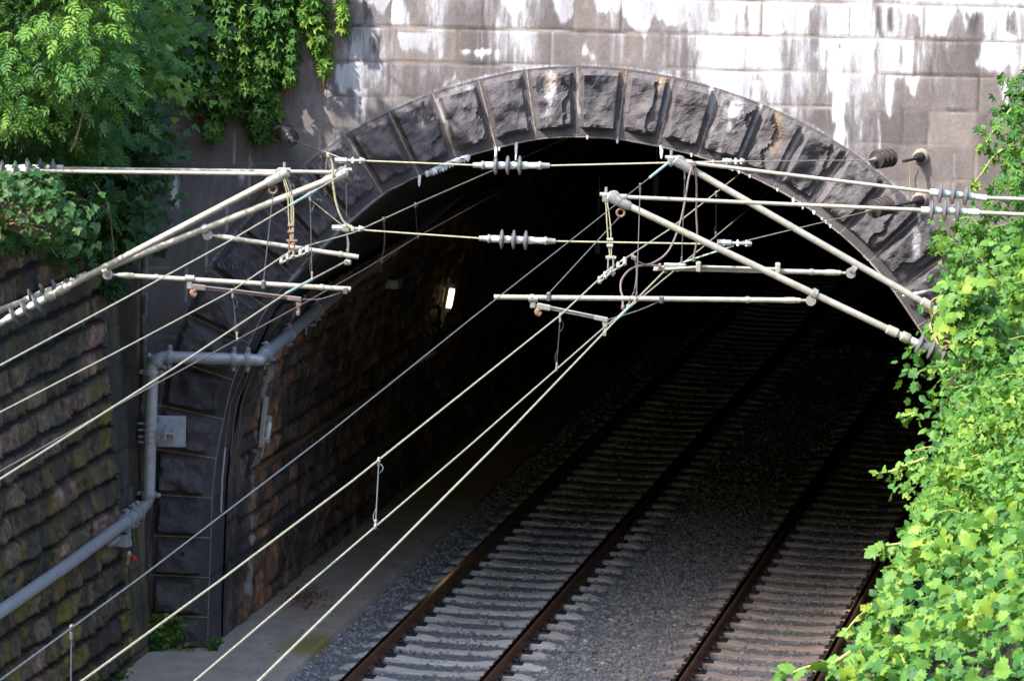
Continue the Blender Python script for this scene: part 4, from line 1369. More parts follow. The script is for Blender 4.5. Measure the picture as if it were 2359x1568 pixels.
# lightning/earth lines on the wall
q = MB(); q.tube([aty(2097, 366, YP - .08), aty(2097, 395, YP - .05), aty(2095, 430, YP - .06), aty(2090, 462, YP - .08)], .005, 6)
tag(q.build('earth_wire', M['wire'], None, True), 'thin wire linking the two right wall anchors', 'wire')
q = MB(); q.tube([aty(640, 310, YP - .06), aty(640, 392, YP - .06)], .004, 6)
tag(q.build('earth_wire', M['wiregrey'], None, True), 'thin wire hanging down the wall left of the left disc insulator', 'wire')
q = MB(); q.tube(smooth_path([aty(2080, 681, YP - .12), aty(2120, 674, YP - .2), aty(2200, 655, YP - .15), aty(2300, 640, YP - .15)], 12), .018, 8)
tag(q.build('earth_cable', M['galv'], None, True), 'grey cable running across the right arch stones into the leaves', 'cable')
q = MB(); q.tube([aty(636, 412, YP - .1), aty(596, 455, YP - .12), aty(514, 548, YP - .14)], .011, 7)
tag(q.build('stay_rod', M['blackpipe'], None, True), 'dark slanting rod on the shaded left masonry', 'rod')

# ------------------------------------------------------------------ pipe on the left
RP = .069


def wall_at(u, v, out):
    p0 = np.array([*wall_pt(0, ZW, 0), ZW]); t = np.array([math.sin(TH), math.cos(TH), 0.])
    n = np.cross(t, np.array([-math.cos(TH) * BAT, math.sin(TH) * BAT, 1.])); n = unit(n); n = n if n[0] > 0 else -n
    return atplane(u, v, p0 + n * out, n)


pipe = thing('water_pipe', aty(345, 1140, YP - .35), 'grey galvanised pipe bending up the left pier and into the tunnel', 'pipe')
yp = YP - .36
pa = [wall_at(-160, 1522, .22), wall_at(0, 1408, .22), wall_at(160, 1297, .22), wall_at(318, 1180, .22)]
pb2 = [aty(343, 1140, yp), aty(347, 1000, yp), aty(351, 868, yp)]
pc2 = [aty(384, 822, yp), aty(480, 825, yp), aty(588, 829, yp)]
i_t = unit(np.array([math.sin(TH), math.cos(TH), .05]))
pt0 = aty(598, 826, yp + .1)
ptun = [pt0 + i_t * .2, pt0 + i_t * 1.5, pt0 + i_t * 3.0 + [0, 0, .02], pt0 + i_t * 12]
q = MB(); q.tube(np.vstack([pa]), RP, 16); q.build('pipe_run', M['galv'], pipe, True)
q = MB(); q.tube(smooth_path([pa[-1], aty(334, 1163, yp + .02), aty(342, 1146, yp), pb2[0] + [0, 0, .08]], 20), RP, 16); q.build('elbow', M['galv'], pipe, True)
q = MB(); q.tube(np.vstack([pb2[0] + [0, 0, .06], pb2[1], pb2[2]]), RP, 16); q.build('riser', M['galv'], pipe, True)
q = MB(); q.tube(smooth_path([pb2[2], aty(353, 842, yp), aty(366, 826, yp), pc2[0], pc2[0] + [.1, 0, 0]], 24), RP, 16); q.build('elbow', M['galv'], pipe, True)
q = MB(); q.tube(np.vstack([pc2]), RP, 16); q.build('pipe_run', M['galv'], pipe, True)
q = MB(); q.tube(smooth_path([pc2[2] - [.02, 0, 0], pc2[2] + [.05, .02, 0], pt0 + i_t * .1, ptun[0] + i_t * .15], 16), RP, 16); q.build('elbow', M['galv'], pipe, True)
q = MB(); q.tube(np.vstack(ptun), RP, 16); q.build('pipe_run', M['galv'], pipe, True)


def coupling(p, d_, lug=(0, 0, 1)):
    q = MB(); d_ = unit(d_)
    q.lathe([(-.032, RP * 1.0), (-.032, RP * 1.28), (-.012, RP * 1.34), (.012, RP * 1.34), (.032, RP * 1.28), (.032, RP)], p, d_, 18)
    l_ = np.array(lug, float); l_ = unit(l_ - d_ * np.dot(l_, d_))
    s_v = np.cross(d_, l_)
    for s in (1, -1):
        q.box(p + l_ * s * RP * 1.55, .05, .05, .07, (d_, s_v, l_), .01)
        q.lathe([(-.05, .012), (.05, .012)], p + l_ * s * RP * 1.7, s_v, 7)
    q.build('coupling', M['galvd'], pipe, True)


dv = unit(pb2[1] - pb2[0]); dh = unit(pc2[1] - pc2[0]); dl = unit(pa[3] - pa[2])
coupling(aty(349, 858, yp), dv, (1, -.2, 0)); coupling(aty(362, 832, yp), (.6, 0, .8), (-.8, 0, .6)); coupling(aty(391, 822, yp), dh); coupling(aty(539, 827, yp), dh); coupling(aty(571, 828, yp), dh, (.2, 0, 1))
coupling(ptun[0] + i_t * .12, i_t); coupling(ptun[0] + i_t * 1.3, i_t); coupling(aty(343, 1138, yp), dv, (1, -.3, 0)); coupling(pa[3] - dl * .03, dl); coupling(pa[3] - dl * .22, dl); coupling(pa[3] - dl * .5, dl); coupling(ptun[2], i_t)
for v in (975, 990, 1005, 1018):
    q = MB(); p = aty(345, v, yp)
    q.lathe([(-.012, RP), (-.012, RP * 1.12), (.012, RP * 1.12), (.012, RP)], p, dv, 16); q.box(p + [-.1, 0, 0], .07, .03, .02, bev=.004); q.box(p + [.1, 0, 0], .07, .03, .02, bev=.004)
    q.build('pipe_strap', M['galvd'], pipe, True)
# mounting plate and stub beam
c0 = aty(395, 993, YP - .2)
q = MB(); q.box(c0, .33, .03, .36, bev=.004)
for sx in (-.13, .13):
    for sz in (-.14, 0, .14): q.lathe([(0, .014), (.03, .014)], c0 + [sx, -.01, sz], (0, -1, 0), 6)
q.box(aty(357, 998, YP - .24), .12, .03, .2, bev=.004)
pl = q.build('mounting_plate', M['plate'], pipe)
q = MB(); b0_ = aty(383, 997, YP - .36)
q.box(b0_ + [0, .0, .0], .02, .3, .13, bev=.003); q.box(b0_ + [.1, 0, 0], .02, .3, .13, bev=.003); q.box(b0_ + [.05, 0, .02], .09, .3, .02, bev=.003)
q.build('stub_beam', M['plate'], pl)
# bracket and drain valve near the lower elbow
q = MB(); bb_ = wall_at(262, 1246, .14); tw = np.array([math.sin(TH), math.cos(TH), 0]); nw = np.array([math.cos(TH), -math.sin(TH), 0])
q.box(bb_, .04, .42, .05, (nw, tw, (0, 0, 1)), .004); q.box(bb_ + tw * .2 + [0, 0, -.03], .22, .02, .14, (nw, tw, (0, 0, 1)), .004)
q.build('wall_bracket', M['plate'], pipe)
for u, v in ((640, 828), (735, 768)):
    q = MB(); p = pt0 + i_t * (.55 if u < 700 else 2.7) + [-.02, 0, -.1]
    q.box(p, .16, .22, .02, bev=.004); q.box(p + [-.04, 0, -.06], .02, .22, .12, bev=.004); q.build('wall_bracket', M['galvd'], pipe)
q = MB(); p = pa[3] - dl * .42
q.tube([p - [0, 0, .03], p - [0, 0, .26]], .032, 10); q.lathe([(0, .042), (.06, .042)], p - [0, 0, .3], (0, 0, 1), 12)
vl = q.build('drain_branch', M['galvd'], pipe, True)
q = MB(); q.lathe([(0, .02), (.02, .03), (.09, .03), (.1, .022), (.15, .022)], p - [-.01, 0, .36], (-.15, 0, -1), 10); q.tube([p - [-.0, 0, .4], p + [.06, -.03, -.42]], .018, 8)
q.build('valve', M['brass'], vl, True)
q = MB(); q.lathe([(0, .014), (.01, .028), (.035, .028), (.045, .01)], p + [.06, -.03, -.43], (.6, -.7, -.1), 10); q.build('valve_cap', M['red'], vl, True)

# ------------------------------------------------------------------ things on the tunnel's left side
def side_pt(u, v, inn=.08):
    """point on the tunnel's left side under picture point (u, v), inn metres proud of it"""
    best_ = None
    r = ray(u, v)
    for t_ in np.linspace(50, 90, 4001):
        p = CAM + r / r[1] * t_
        sy_ = (p[1] - YP) / math.cos(TH)
        x = p[0] - math.sin(TH + TK * sy_ * .5) * sy_
        if sy_ < 0: continue
        if p[2] > 4.8 or p[2] < -.3: continue
        s = np.interp(p[2], azp[:int(len(azp) / 2)], S_[:int(len(azp) / 2)])
        xw = np.interp(s, S_, axp) + inn
        if x <= xw:
            return p
    return aty(u, v, 60.)


q = MB(); P = [side_pt(u, v, .10) for u, v in ((598, 1079), (700, 1010), (800, 946), (900, 880), (1000, 815))]
q.tube([P[0], P[-1]], .04, 12); tag(q.build('conduit', M['brownpipe'], None, True), 'brown conduit along the red stones inside the tunnel', 'conduit')
q = MB(); P = [side_pt(u, v, .10) for u, v in ((528, 1303), (700, 1172), (830, 1072))]
q.tube([P[0], P[1], P[2], P[2] + unit(P[2] - P[1]) * 6], .027, 10); q.box(P[0] + [0, 0, -.06], .05, .05, .22, bev=.01)
tag(q.build('conduit', M['blackpipe'], None, True), 'dark thin conduit low on the tunnel side above the walkway', 'conduit')
q = MB()
for du in (0, 9, 17): q.tube([aty(512 + du * 1.6, 1052, YP + .1 + du * .02) + [.02, 0, 0], aty(527 + du * 1.5, 930, YP + .1 + du * .02) + [.02, 0, 0], aty(563 + du * 1.3, 842, YP + .1 + du * .02) + [.02, 0, 0]], .008, 6)
tag(q.build('cable_bundle', M['brownpipe'], None, True), 'three thin cables bending down from the pipe elbow on the jamb', 'cables')
q = MB(); q.tube([aty(519, 1030, YP + .1), aty(512, 1100, YP + .08), aty(509, 1180, YP + .06)], .012, 7)
tag(q.build('cable', M['galv'], None, True), 'bluish cable down the jamb of the tunnel arch', 'cable')

# lamps
def lamp(u0, v0, u1, v1, cu0, cu1, lit, label):
    a_, b_ = side_pt(u0, v0, .09), side_pt(u1, v1, .09)
    b_ = np.array([a_[0] + (b_[0] - a_[0]) * .6, a_[1], b_[2]]) if False else b_
    ax2 = unit(a_ - b_); t2 = np.array([math.sin(TH), math.cos(TH), 0]); n2 = unit(np.cross(t2, ax2)); n2 = n2 if n2[0] > 0 else -n2
    c = thing('tunnel_lamp', b_, label, 'lamp', 'lamps on the tunnel side')
    ln = np.linalg.norm(a_ - b_)
    q = MB(); q.box((a_ + b_) / 2, ln, .11, .05, (ax2, t2, n2), .008)
    q.build('backplate', M['lampwhite'] if not lit else M['plate'], c)
    p0, p1 = b_ + ax2 * ln * cu0, b_ + ax2 * ln * cu1
    q = MB(); q.tube([p0 + n2 * .06 + t2 * .05, p0 + ax2 * .03 + n2 * .06 + t2 * .05, p1 - ax2 * .03 + n2 * .06 + t2 * .05, p1 + n2 * .06 + t2 * .05], [.02, .032, .032, .02], 14)
    q.build('lamp_cover', M['lampon'] if lit else M['lampoff'], c, True)
    for p, s in ((p0, -1), (p1, 1)):
        q = MB(); q.box(p + ax2 * s * .03 + n2 * .05 + t2 * .05, .07, .09, .07, (ax2, t2, n2), .01)
        if s < 0: q.tube([p0 + n2 * .04 + t2 * .05, p0 - ax2 * .3 + t2 * .05], .012, 7)
        q.build('end_cap', M['lampwhite'], c)
    return p0, p1, n2


lamp(613, 914, 601, 1028, .18, .52, False, 'unlit tunnel lamp with white cover on the red side stones by the mouth')
lp0, lp1, ln2 = lamp(1037, 638, 1018, 738, .30, .75, True, 'lit warm tunnel lamp glowing on the dark side wall')
for (u, v, y, w, h_, lab) in ((1377, 569, 76, .09, .22, 'small green plate hanging in the dark, lower left of the right struts'), (1511, 432, 80, .09, .42, 'tall dim green plate under the arch near the right tip')):
    p = aty(u, v, y)
    q = MB(); q.box(p, w, .02, h_, bev=.004); q.tube([p + [0, .03, h_ / 2 - .02], p + [0, .03, 1.2]], .012, 6)
    tag(q.build('hanging_plate', M['sign'], None), lab, 'plate', 'plates hanging in the tunnel')
q = MB()
p = side_pt(905, 652, .1); q.box(p, .2, .3, .12, (np.array([math.cos(TH), -math.sin(TH), 0]), np.array([math.sin(TH), math.cos(TH), 0]), (0, 0, 1)), .01)
tag(q.build('junction_box', M['plate'], None), 'faint grey box on the dark tunnel side left of the lamp', 'box')

# ------------------------------------------------------------------ leaves
def leaf_tpl(kind):
    V, Fs = [], []

    def blade(o, ang, ln, w, fold=.12, droop=.12):
        ca, sa = math.cos(ang), math.sin(ang)
        b = len(V)
        pts = [(0, 0, 0), (-w * .8, ln * .3, fold * w * 2), (-w, ln * .5, fold * w * 2), (-w * .55, ln * .8, fold * w), (0, ln, -droop * ln), (w * .55, ln * .8, fold * w), (w, ln * .5, fold * w * 2), (w * .8, ln * .3, fold * w * 2), (0, ln * .5, -droop * ln * .3)]
        for x, y, z in pts: V.append((o[0] + x * ca + y * sa, o[1] - x * sa + y * ca, o[2] + z))
        for i in range(8):
            Fs.append((b + 8, b + i, b + (i + 1) % 8))
    if kind == 'oval': blade((0, 0, 0), 0, 1, .33)
    if kind == 'tri':
        blade((0, .1, 0), 0, .8, .3); blade((0, .1, 0), 1.3, .62, .24); blade((0, .1, 0), -1.3, .62, .24)
    if kind == 'palm':
        for a_, l in ((0, .95), (.75, .85), (-.75, .85), (1.55, .62), (-1.55, .62)): blade((0, .05, 0), a_, l, l * .22, .1, .28)
    if kind == 'pinn':
        for i in range(3):
            y = .15 + i * .24
            for s in (1, -1): blade((0, y, -.04 * i), s * (.95 - .1 * i), .5 - .05 * i, .085, .1, .2)
        blade((0, .8, -.1), 0, .45, .085, .1, .25)
        b = len(V); V.extend([(-.008, 0, 0), (.008, 0, 0), (.006, .85, -.09), (-.006, .85, -.09)]); Fs.append((b, b + 1, b + 2)); Fs.append((b, b + 2, b + 3))
    if kind == 'maple':
        out = [(.0, .0), (.16, -.10), (.34, -.04), (.30, .12), (.56, .22), (.40, .38), (.58, .62), (.30, .58), (.24, .74), (.0, 1.), (-.24, .74), (-.30, .58), (-.58, .62), (-.40, .38), (-.56, .22), (-.30, .12), (-.34, -.04), (-.16, -.10)]
        V.append((0, .32, 0.03))
        for x, y in out: V.append((x, y, -.18 * (x * x + (y - .3) ** 2) + .05 * math.sin(9 * x)))
        n = len(out)
        for i in range(n): Fs.append((0, 1 + i, 1 + (i + 1) % n))
    return np.array(V, float), np.array(Fs)


TPLS = {k: leaf_tpl(k) for k in ('oval', 'tri', 'palm', 'pinn', 'maple')}


def leaves(name, P, N, T, size, kind, tint, mat, parent, jit=.35):
    n = len(P)
    N = N + rng.normal(0, jit, (n, 3)); N /= np.linalg.norm(N, axis=1)[:, None]
    T = T + rng.normal(0, jit, (n, 3)); T = T - N * (T * N).sum(1)[:, None]; T /= np.linalg.norm(T, axis=1)[:, None] + 1e-9
    B = np.cross(T, N)
    tv, tf = TPLS[kind]
    t = np.repeat(tv[None], n, 0) * rng.uniform(.85, 1.15, (n, 1, 3))
    V = P[:, None] + size[:, None, None] * (t[..., 0:1] * B[:, None] + t[..., 1:2] * T[:, None] + t[..., 2:3] * N[:, None])
    Fc = (tf[None] + (np.arange(n) * len(tv))[:, None, None]).reshape(-1, 3)
    return mesh(name, V.reshape(-1, 3), Fc, mat, parent, False, {'tint': np.clip(np.repeat(tint, len(tv)), 0, 1)})


def in_poly(u, v, poly):
    return inside(np.asarray(u), np.asarray(v), np.array(poly, float))


def pix_cloud(n, poly, y0, y1, yfun=None):
    """points of a plant seen inside a picture outline, spread through its depth"""
    poly = np.array(poly, float)
    out = []
    while len(out) < n:
        u = rng.uniform(poly[:, 0].min(), poly[:, 0].max(), 4 * n); v = rng.uniform(poly[:, 1].min(), poly[:, 1].max(), 4 * n)
        k = in_poly(u, v, poly)
        out += list(zip(u[k], v[k]))
    out = np.array(out[:n])
    y = rng.uniform(y0, y1, n) if yfun is None else yfun(out[:, 0], out[:, 1])
    return np.array([aty(u, v, yy_) for (u, v), yy_ in zip(out, y)]), out


def bush(label, cat, polyg, y0, y1, n, size, kind, mat, tint, name='shrub', nclump=60, spread=.22, group=None, nrm=(.0, -.55, .75), tip=(0, -.3, -.55), stems=()):
    C, _ = pix_cloud(nclump, polyg, y0, y1)
    base = np.array([C[:, 0].mean(), C[:, 1].mean(), C[:, 2].min()])
    r = thing(name, base, label, cat, group)
    k = rng.integers(0, nclump, n)
    off = rng.normal(0, 1, (n, 3)) * np.array([spread, spread * .9, spread * .75])
    P = C[k] + off
    out = off / (np.linalg.norm(off, axis=1)[:, None] + 1e-6)
    N = np.array(nrm) + .6 * out; T = np.array(tip) + .75 * out + rng.normal(0, .35, (n, 3))
    tb_ = rng.random(nclump)[k]
    tt = tint[0] + (tint[1] - tint[0]) * (.55 * tb_ + .45 * rng.random(n))
    leaves('foliage', P, N, T, size * rng.uniform(.7, 1.25, n), kind, tt, mat, r)
    q = MB()
    cen = C.mean(0)
    for i in range(min(nclump, 26)):
        c0_ = C[i]; root = np.array([cen[0] - .3, cen[1] + .3, base[2] + .1])
        q.tube(smooth_path([root, (root + c0_) / 2 + rng.normal(0, .1, 3), c0_], 10), list(np.linspace(.018, .005, len(smooth_path([root, root + [1, 0, 0], root + [2, 0, 0]], 10)))), 5)
    for st in stems:
        q.tube(smooth_path([aty(u, v, y) for u, v, y in st], 24), .010, 6)
    q.build('stems', M['stem'], r, True)
    return r


# ---- left bank: terrain and shrubs
def bank(name, side):
    s = np.arange(-44, 1.5 if side < 0 else sA + .2, 1.); d_ = np.r_[0, .4, 1, 2, 4, 8, 16, 40]
    UU, VV = np.meshgrid(s, d_, indexing='ij')
    if side < 0:
        x, y = TC(UU, OW - BAT * 6.6 - .3 - VV)
        z = 6.5 + .5 * np.minimum(VV, 3) + .3 * (fbm(UU, VV, o=2) - .5)
    else:
        x, y = TC(UU, OR + BAT * 5 + .05 + VV)
        z = 4.35 + .62 * np.minimum(VV, 3.2) + .3 * (fbm(UU, VV, o=2) - .5); z[:, 0] = 4.5
    fc_ = grid_faces(len(s), len(d_))
    return sheet(name, np.stack([x, y, z], -1).reshape(-1, 3), fc_ if side < 0 else fc_[:, ::-1], M['dirt'])


bank('bank_terrain', -1); bank('bank_terrain', 1)
xs = np.linspace(-60, 60, 40); ys = np.linspace(0, 90, 30)
UU, VV = np.meshgrid(xs, ys, indexing='ij')
sheet('unseen_hill', np.stack([UU, YP + .7 + VV, 9.0 + .45 * np.minimum(VV, 22) + .8 * fbm(UU * .15, VV * .15, o=2) * np.minimum(VV / 5, 1)], -1).reshape(-1, 3), grid_faces(40, 30)[:, ::-1], M['ground'])

_hx, _hy = _PENDING
sheet('unseen_hill', np.stack([_hx, _hy, 6.0 - 1.4 * (_hy + 6) * np.clip(1 - .004 * np.abs(_hy), .5, 1) + 3 * fbm(_hx * .1, _hy * .1, o=3)], -1).reshape(-1, 3), grid_faces(40, 30), M['ground'])  # unseen steep hill added behind the camera to keep low sky light out of the tunnel
LB = [(-40, -60), (330, -60), (330, 60), (300, 150), (400, 190), (420, 205), (330, 250), (250, 300), (225, 345), (120, 420), (140, 470), (190, 530), (60, 560), (40, 500), (-40, 560)]
bush('light green shrub with narrow leaflets arching over the top left corner', 'shrub', [(-180, -900), (40, -980), (200, -700), (290, -300), (330, 30), (280, 120), (250, 190), (190, 260), (100, 240), (-100, 260)], 44.0, 48.4, 11500, .155, 'pinn', M['leaf_lance'], (.02, 1.), 'shrub', 240, .21, 'shrubs on the left bank')
bush('dark green shrub with narrow leaflets behind the left insulators', 'shrub', [(-60, 190), (150, 200), (240, 270), (225, 340), (150, 390), (170, 480), (200, 520), (90, 560), (-60, 520)], 46, 49, 2600, .155, 'pinn', M['leaf_lance'], (.0, .62), 'shrub', 54, .20, 'shrubs on the left bank',
     stems=([(180, 20, 45), (195, 80, 45.2), (203, 150, 45.4), (195, 235, 45.5), (178, 310, 45.5), (162, 350, 45.5)], [(100, 50, 45), (150, 90, 45), (190, 140, 45)], [(215, 420, 48.5), (248, 470, 48.6), (258, 540, 48.7), (262, 600, 48.8)], [(180, 455, 48.5), (240, 480, 48.6), (256, 520, 48.7)]))
bush('broad-leaved climber hanging at the corner of the left wall', 'climbing plant', [(235, 250), (330, 210), (370, 280), (365, 340), (320, 400), (345, 440), (300, 530), (270, 600), (215, 560), (180, 480), (200, 360)], 49, 51.4, 1500, .12, 'tri', M['leaf_dark'], (.1, 1.), 'climbing_plant', 80, .17, 'climbers on the left')
bush('bright bramble branch reaching right across the shaded wall', 'bramble', [(235, 60), (330, 20), (400, 0), (430, 60), (330, 90), (350, 150), (405, 175), (425, 210), (330, 205), (230, 160)], 46.5, 50, 900, .11, 'tri', M['leaf_mid'], (.35, 1.), 'bramble', 46, .14, 'brambles on the left bank')
bush('low bramble with pale oval leaves hanging at the left edge', 'bramble', [(-30, 405), (60, 410), (110, 440), (150, 480), (180, 545), (130, 570), (90, 500), (30, 470), (-30, 500)], 43.6, 45, 420, .105, 'tri', M['leaf_dark'], (.3, 1.), 'bramble', 30, .13, 'brambles on the left bank')
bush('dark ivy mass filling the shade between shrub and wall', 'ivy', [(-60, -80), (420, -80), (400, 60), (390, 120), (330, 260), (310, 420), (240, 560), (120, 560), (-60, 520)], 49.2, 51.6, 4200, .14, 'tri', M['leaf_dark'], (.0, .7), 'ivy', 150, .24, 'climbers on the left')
# a few leaves low on the corner
bush('small ivy tuft low on the shaded wall corner', 'ivy', [(232, 640), (275, 640), (280, 670), (255, 700), (240, 680)], 51.2, 51.5, 60, .10, 'tri', M['leaf_dark'], (.3, .9), 'ivy', 10, .06, 'climbers on the left')


def curtain(label, strands, n, size, mat, tint, name='creeper', roots=(), group='creepers hanging down the portal'):
    """leaves lying on the wall along hanging strands: (u0, v0, u1, v1, half width top, half width bottom)"""
    P, tt = [], []
    wsum = sum((s[3] - s[1]) * (s[4] + s[5]) for s in strands)
    for (u0, v0, u1, v1, wa, wb) in strands:
        m = max(4, int(n * (v1 - v0) * (wa + wb) / wsum))
        t = rng.random(m)
        w = wa + (wb - wa) * t
        u = u0 + (u1 - u0) * t + rng.normal(0, .48, m) * w
        v = v0 + (v1 - v0) * t
        dp = rng.uniform(.04, .30, m) * np.clip(1 - .6 * np.abs(u - (u0 + (u1 - u0) * t)) / (w + 1), .3, 1)
        P += [aty(a_, b_, YP - c_d) for a_, b_, c_d in zip(u, v, dp)]
        tt += list(tint[0] + (tint[1] - tint[0]) * (.35 * t + .65 * rng.random(m)))
    P = np.array(P); n = len(P)
    r = thing(name, (P[:, 0].mean(), YP, P[:, 2].min()), label, 'creeper', group)
    N = np.tile(np.array([-.1, -.8, .42]), (n, 1)); T = np.tile(np.array([0, -.25, -1.]), (n, 1))
    leaves('foliage', P, N, T, size * rng.uniform(.65, 1.25, n), 'palm', np.array(tt), mat, r, .38)
    q = MB()
    for (u0, v0, u1, v1, wa, wb) in strands:
        q.tube([aty(u0, v0 - 20, YP - .05), aty((u0 + u1) / 2 + 4, (v0 + v1) / 2, YP - .07), aty(u1, v1, YP - .08)], .008, 5)
    q.build('stems', M['stemgreen'], r, True)
    if roots:
        q = MB()
        for (u0, v0, v1, k) in roots:
            for i in range(k):
                du = random.uniform(-7, 7)
                q.tube(smooth_path([aty(u0 + du * .4, v0, YP - .1), aty(u0 + du, (v0 + v1) / 2, YP - .09), aty(u0 + du * 1.2 + random.uniform(-4, 4), v0 + (v1 - v0) * random.uniform(.55, 1), YP - .06)], 8), .0045, 5)
        q.build('hanging_root', M['root'], r, True)
    return r


curtain('wide dark green creeper curtain covering the masonry left of centre', [(430, -40, 470, 250, 70, 30), (520, -40, 520, 230, 50, 40), (600, -40, 605, 280, 44, 30), (500, 150, 492, 318, 22, 10), (600, 200, 600, 312, 30, 22), (395, -40, 400, 170, 40, 14), (555, 60, 548, 260, 18, 6), (585, 260, 598, 315, 12, 14), (640, -40, 630, 170, 24, 8), (660, -40, 650, 60, 30, 14)], 2500, .13, M['leaf_mid'], (.25, 1.), roots=((514, 240, 290, 3), (450, 250, 300, 2), (560, 230, 285, 3), (607, 250, 300, 3)))
curtain('narrow yellow-green creeper strand down the middle of the curtain', [(556, -40, 560, 190, 16, 8), (560, 120, 562, 215, 8, 4), (520, 150, 514, 262, 7, 4)], 330, .10, M['leaf_bright'], (.35, .95), roots=((562, 180, 280, 4),))
curtain('thin creeper strand hanging just right of the curtain', [(672, 60, 668, 190, 18, 9)], 110, .10, M['leaf_bright'], (.15, .75), roots=((669, 175, 245, 3),))
curtain('lit creeper strand with reddish root tips, second from the right', [(715, -40, 738, 110, 30, 22), (735, 60, 748, 170, 22, 9), (700, -40, 705, 50, 18, 10)], 330, .115, M['leaf_bright'], (.25, .9), roots=((748, 140, 228, 6), (735, 120, 200, 3)))
curtain('short pale creeper tip furthest right along the top edge', [(786, -50, 790, 70, 16, 7)], 75, .095, M['leaf_bright'], (.4, 1.), roots=((790, 55, 110, 4),))

# ---- right bank: leaf-covered crest above the far track
def crest(y):
    return np.interp(y, [18, 27, 33, 38, 42, 46, 48.5, 50, 51.3, 52.2], [4.3, 4.75, 4.85, 4.9, 5.05, 5.2, 5.75, 6.5, 7.15, 7.35])


def xw(y): return 6.42 - .177 * (YP - y)


def bulge(y):
    return np.interp(y, [18, 28.5, 29.5, 30.5, 32, 34, 34.6, 36, 38.5, 40, 42, 43.5, 46, 48, 50, 52.2], [.6, .56, .45, .31, .39, .5, .33, .46, .6, .55, .62, .9, 1.15, 1.25, 1.0, .7])


def right_plant(label, cat, y0, y1, n, size, kind, mat, tint, name, dlo=-1., dhi=1.2, thick=.5, group='climbers over the right wall', z_add=0.):
    y = rng.uniform(y0, y1, n)
    d_ = rng.uniform(dlo, dhi, n)
    lump = fbm(y * .9 + 3, d_ * 1.2 + 7, o=3)
    bl = bulge(y) * (.62 + .8 * fbm(y * 1.7, d_ * 0 + 2, o=2))
    over = d_ < 0
    x = xw(y) + np.where(over, d_ * bl, d_ * 1.0)
    zt = crest(y) + z_add + np.where(over, -np.abs(d_) ** 1.6 * .55, .62 * d_) + (lump - .45) * thick
    drop = np.where(over, rng.random(n) ** 1.4 * 2.2 * np.abs(d_) ** .3, rng.random(n) ** 2 * .4)
    z = zt - drop * .75
    x = x + np.where(over, .40 * drop, 0)
    P = np.stack([x, y, z], 1)
    r = thing(name, (P[:, 0].mean(), P[:, 1].mean(), P[:, 2].min()), label, cat, group)
    N = np.tile(np.array([-.45, -.45, .75]), (n, 1)); T = np.tile(np.array([-.55, -.4, -.45]), (n, 1))
    tt = tint[0] + (tint[1] - tint[0]) * (.35 * np.clip((lump - .3) * 2, 0, 1) + .65 * rng.random(n))
    leaves('foliage', P, N, T, size * rng.uniform(.6, 1.3, n), kind, tt, mat, r, .72)
    q = MB()
    for i in range(24):
        k = rng.integers(0, n); p = P[k]
        q.tube(smooth_path([np.array([xw(P[:, 1].mean()) + .5, P[:, 1].mean(), crest(P[:, 1].mean()) - .9]), p + [.45, 0, -.3], p + [.15, 0, .03], p + [-.08, -.05, .02]], 16), .006, 5)
    q.build('stems', M['stemgreen'], r, True)
    return r


right_plant('sunlit lobed leaves of the large climber filling the bottom right corner', 'climbing plant', 18, 34, 12500, .088, 'maple', M['leaf_bright'], (.0, .93), 'climbing_plant', -1., 2.2, .8)
right_plant('yellow-green trailing vine with small leaves in the middle of the right bank', 'vine', 33.5, 40, 5600, .08, 'tri', M['leaf_bright'], (.15, .9), 'vine', -1., 1.2, .7)
right_plant('glossy oval leaved bush above the trailing vine on the right edge', 'shrub', 38.5, 43.5, 4200, .09, 'oval', M['leaf_bright'], (.0, .75), 'shrub', -1., .9, .7)
right_plant('dense lobed climber beside the right strut insulator', 'climbing plant', 43, 48.5, 5200, .092, 'maple', M['leaf_bright'], (.05, .9), 'climbing_plant', -1., .7, .75)
right_plant('loose creeper climbing highest up the portal at the right edge', 'creeper', 47.6, 52.0, 3300, .10, 'palm', M['leaf_bright'], (.05, .7), 'creeper', -.95, .3, .6)
bush('leaf clump covering the foot of the right rear strut', 'climbing plant', [(2178, 676), (2205, 650), (2275, 640), (2275, 790), (2210, 800), (2192, 750), (2200, 715)], 43.4, 44.5, 620, .105, 'maple', M['leaf_bright'], (.2, .95), 'climbing_plant', 40, .08, 'climbers over the right wall', nrm=(-.4, -.5, .7), tip=(-.5, -.3, -.5))
# stray shoots
def shoot(pts, y, label, kind='tri', n=10, size=.09, mat='leaf_bright'):
    P = smooth_path([aty(u, v, y) for u, v in pts], 24)
    r = thing('vine_shoot', P[-1], label, 'vine shoot', 'stray shoots of the right bank')
    q = MB(); q.tube(P, list(np.linspace(.012, .006, len(P))), 6); q.build('stem', M['stemgreen'], r, True)
    k = rng.integers(int(len(P) * .1), len(P), n)
    Q = P[k] + rng.normal(0, .025, (n, 3)); Q[-1] = P[-1]
    leaves('leaves', Q, np.tile(np.array([-.3, -.5, .7]), (n, 1)), np.tile(np.array([-.5, -.3, -.4]), (n, 1)), size * rng.uniform(.6, 1.2, n), kind, rng.uniform(.4, .95, n), M[mat], r, .6)


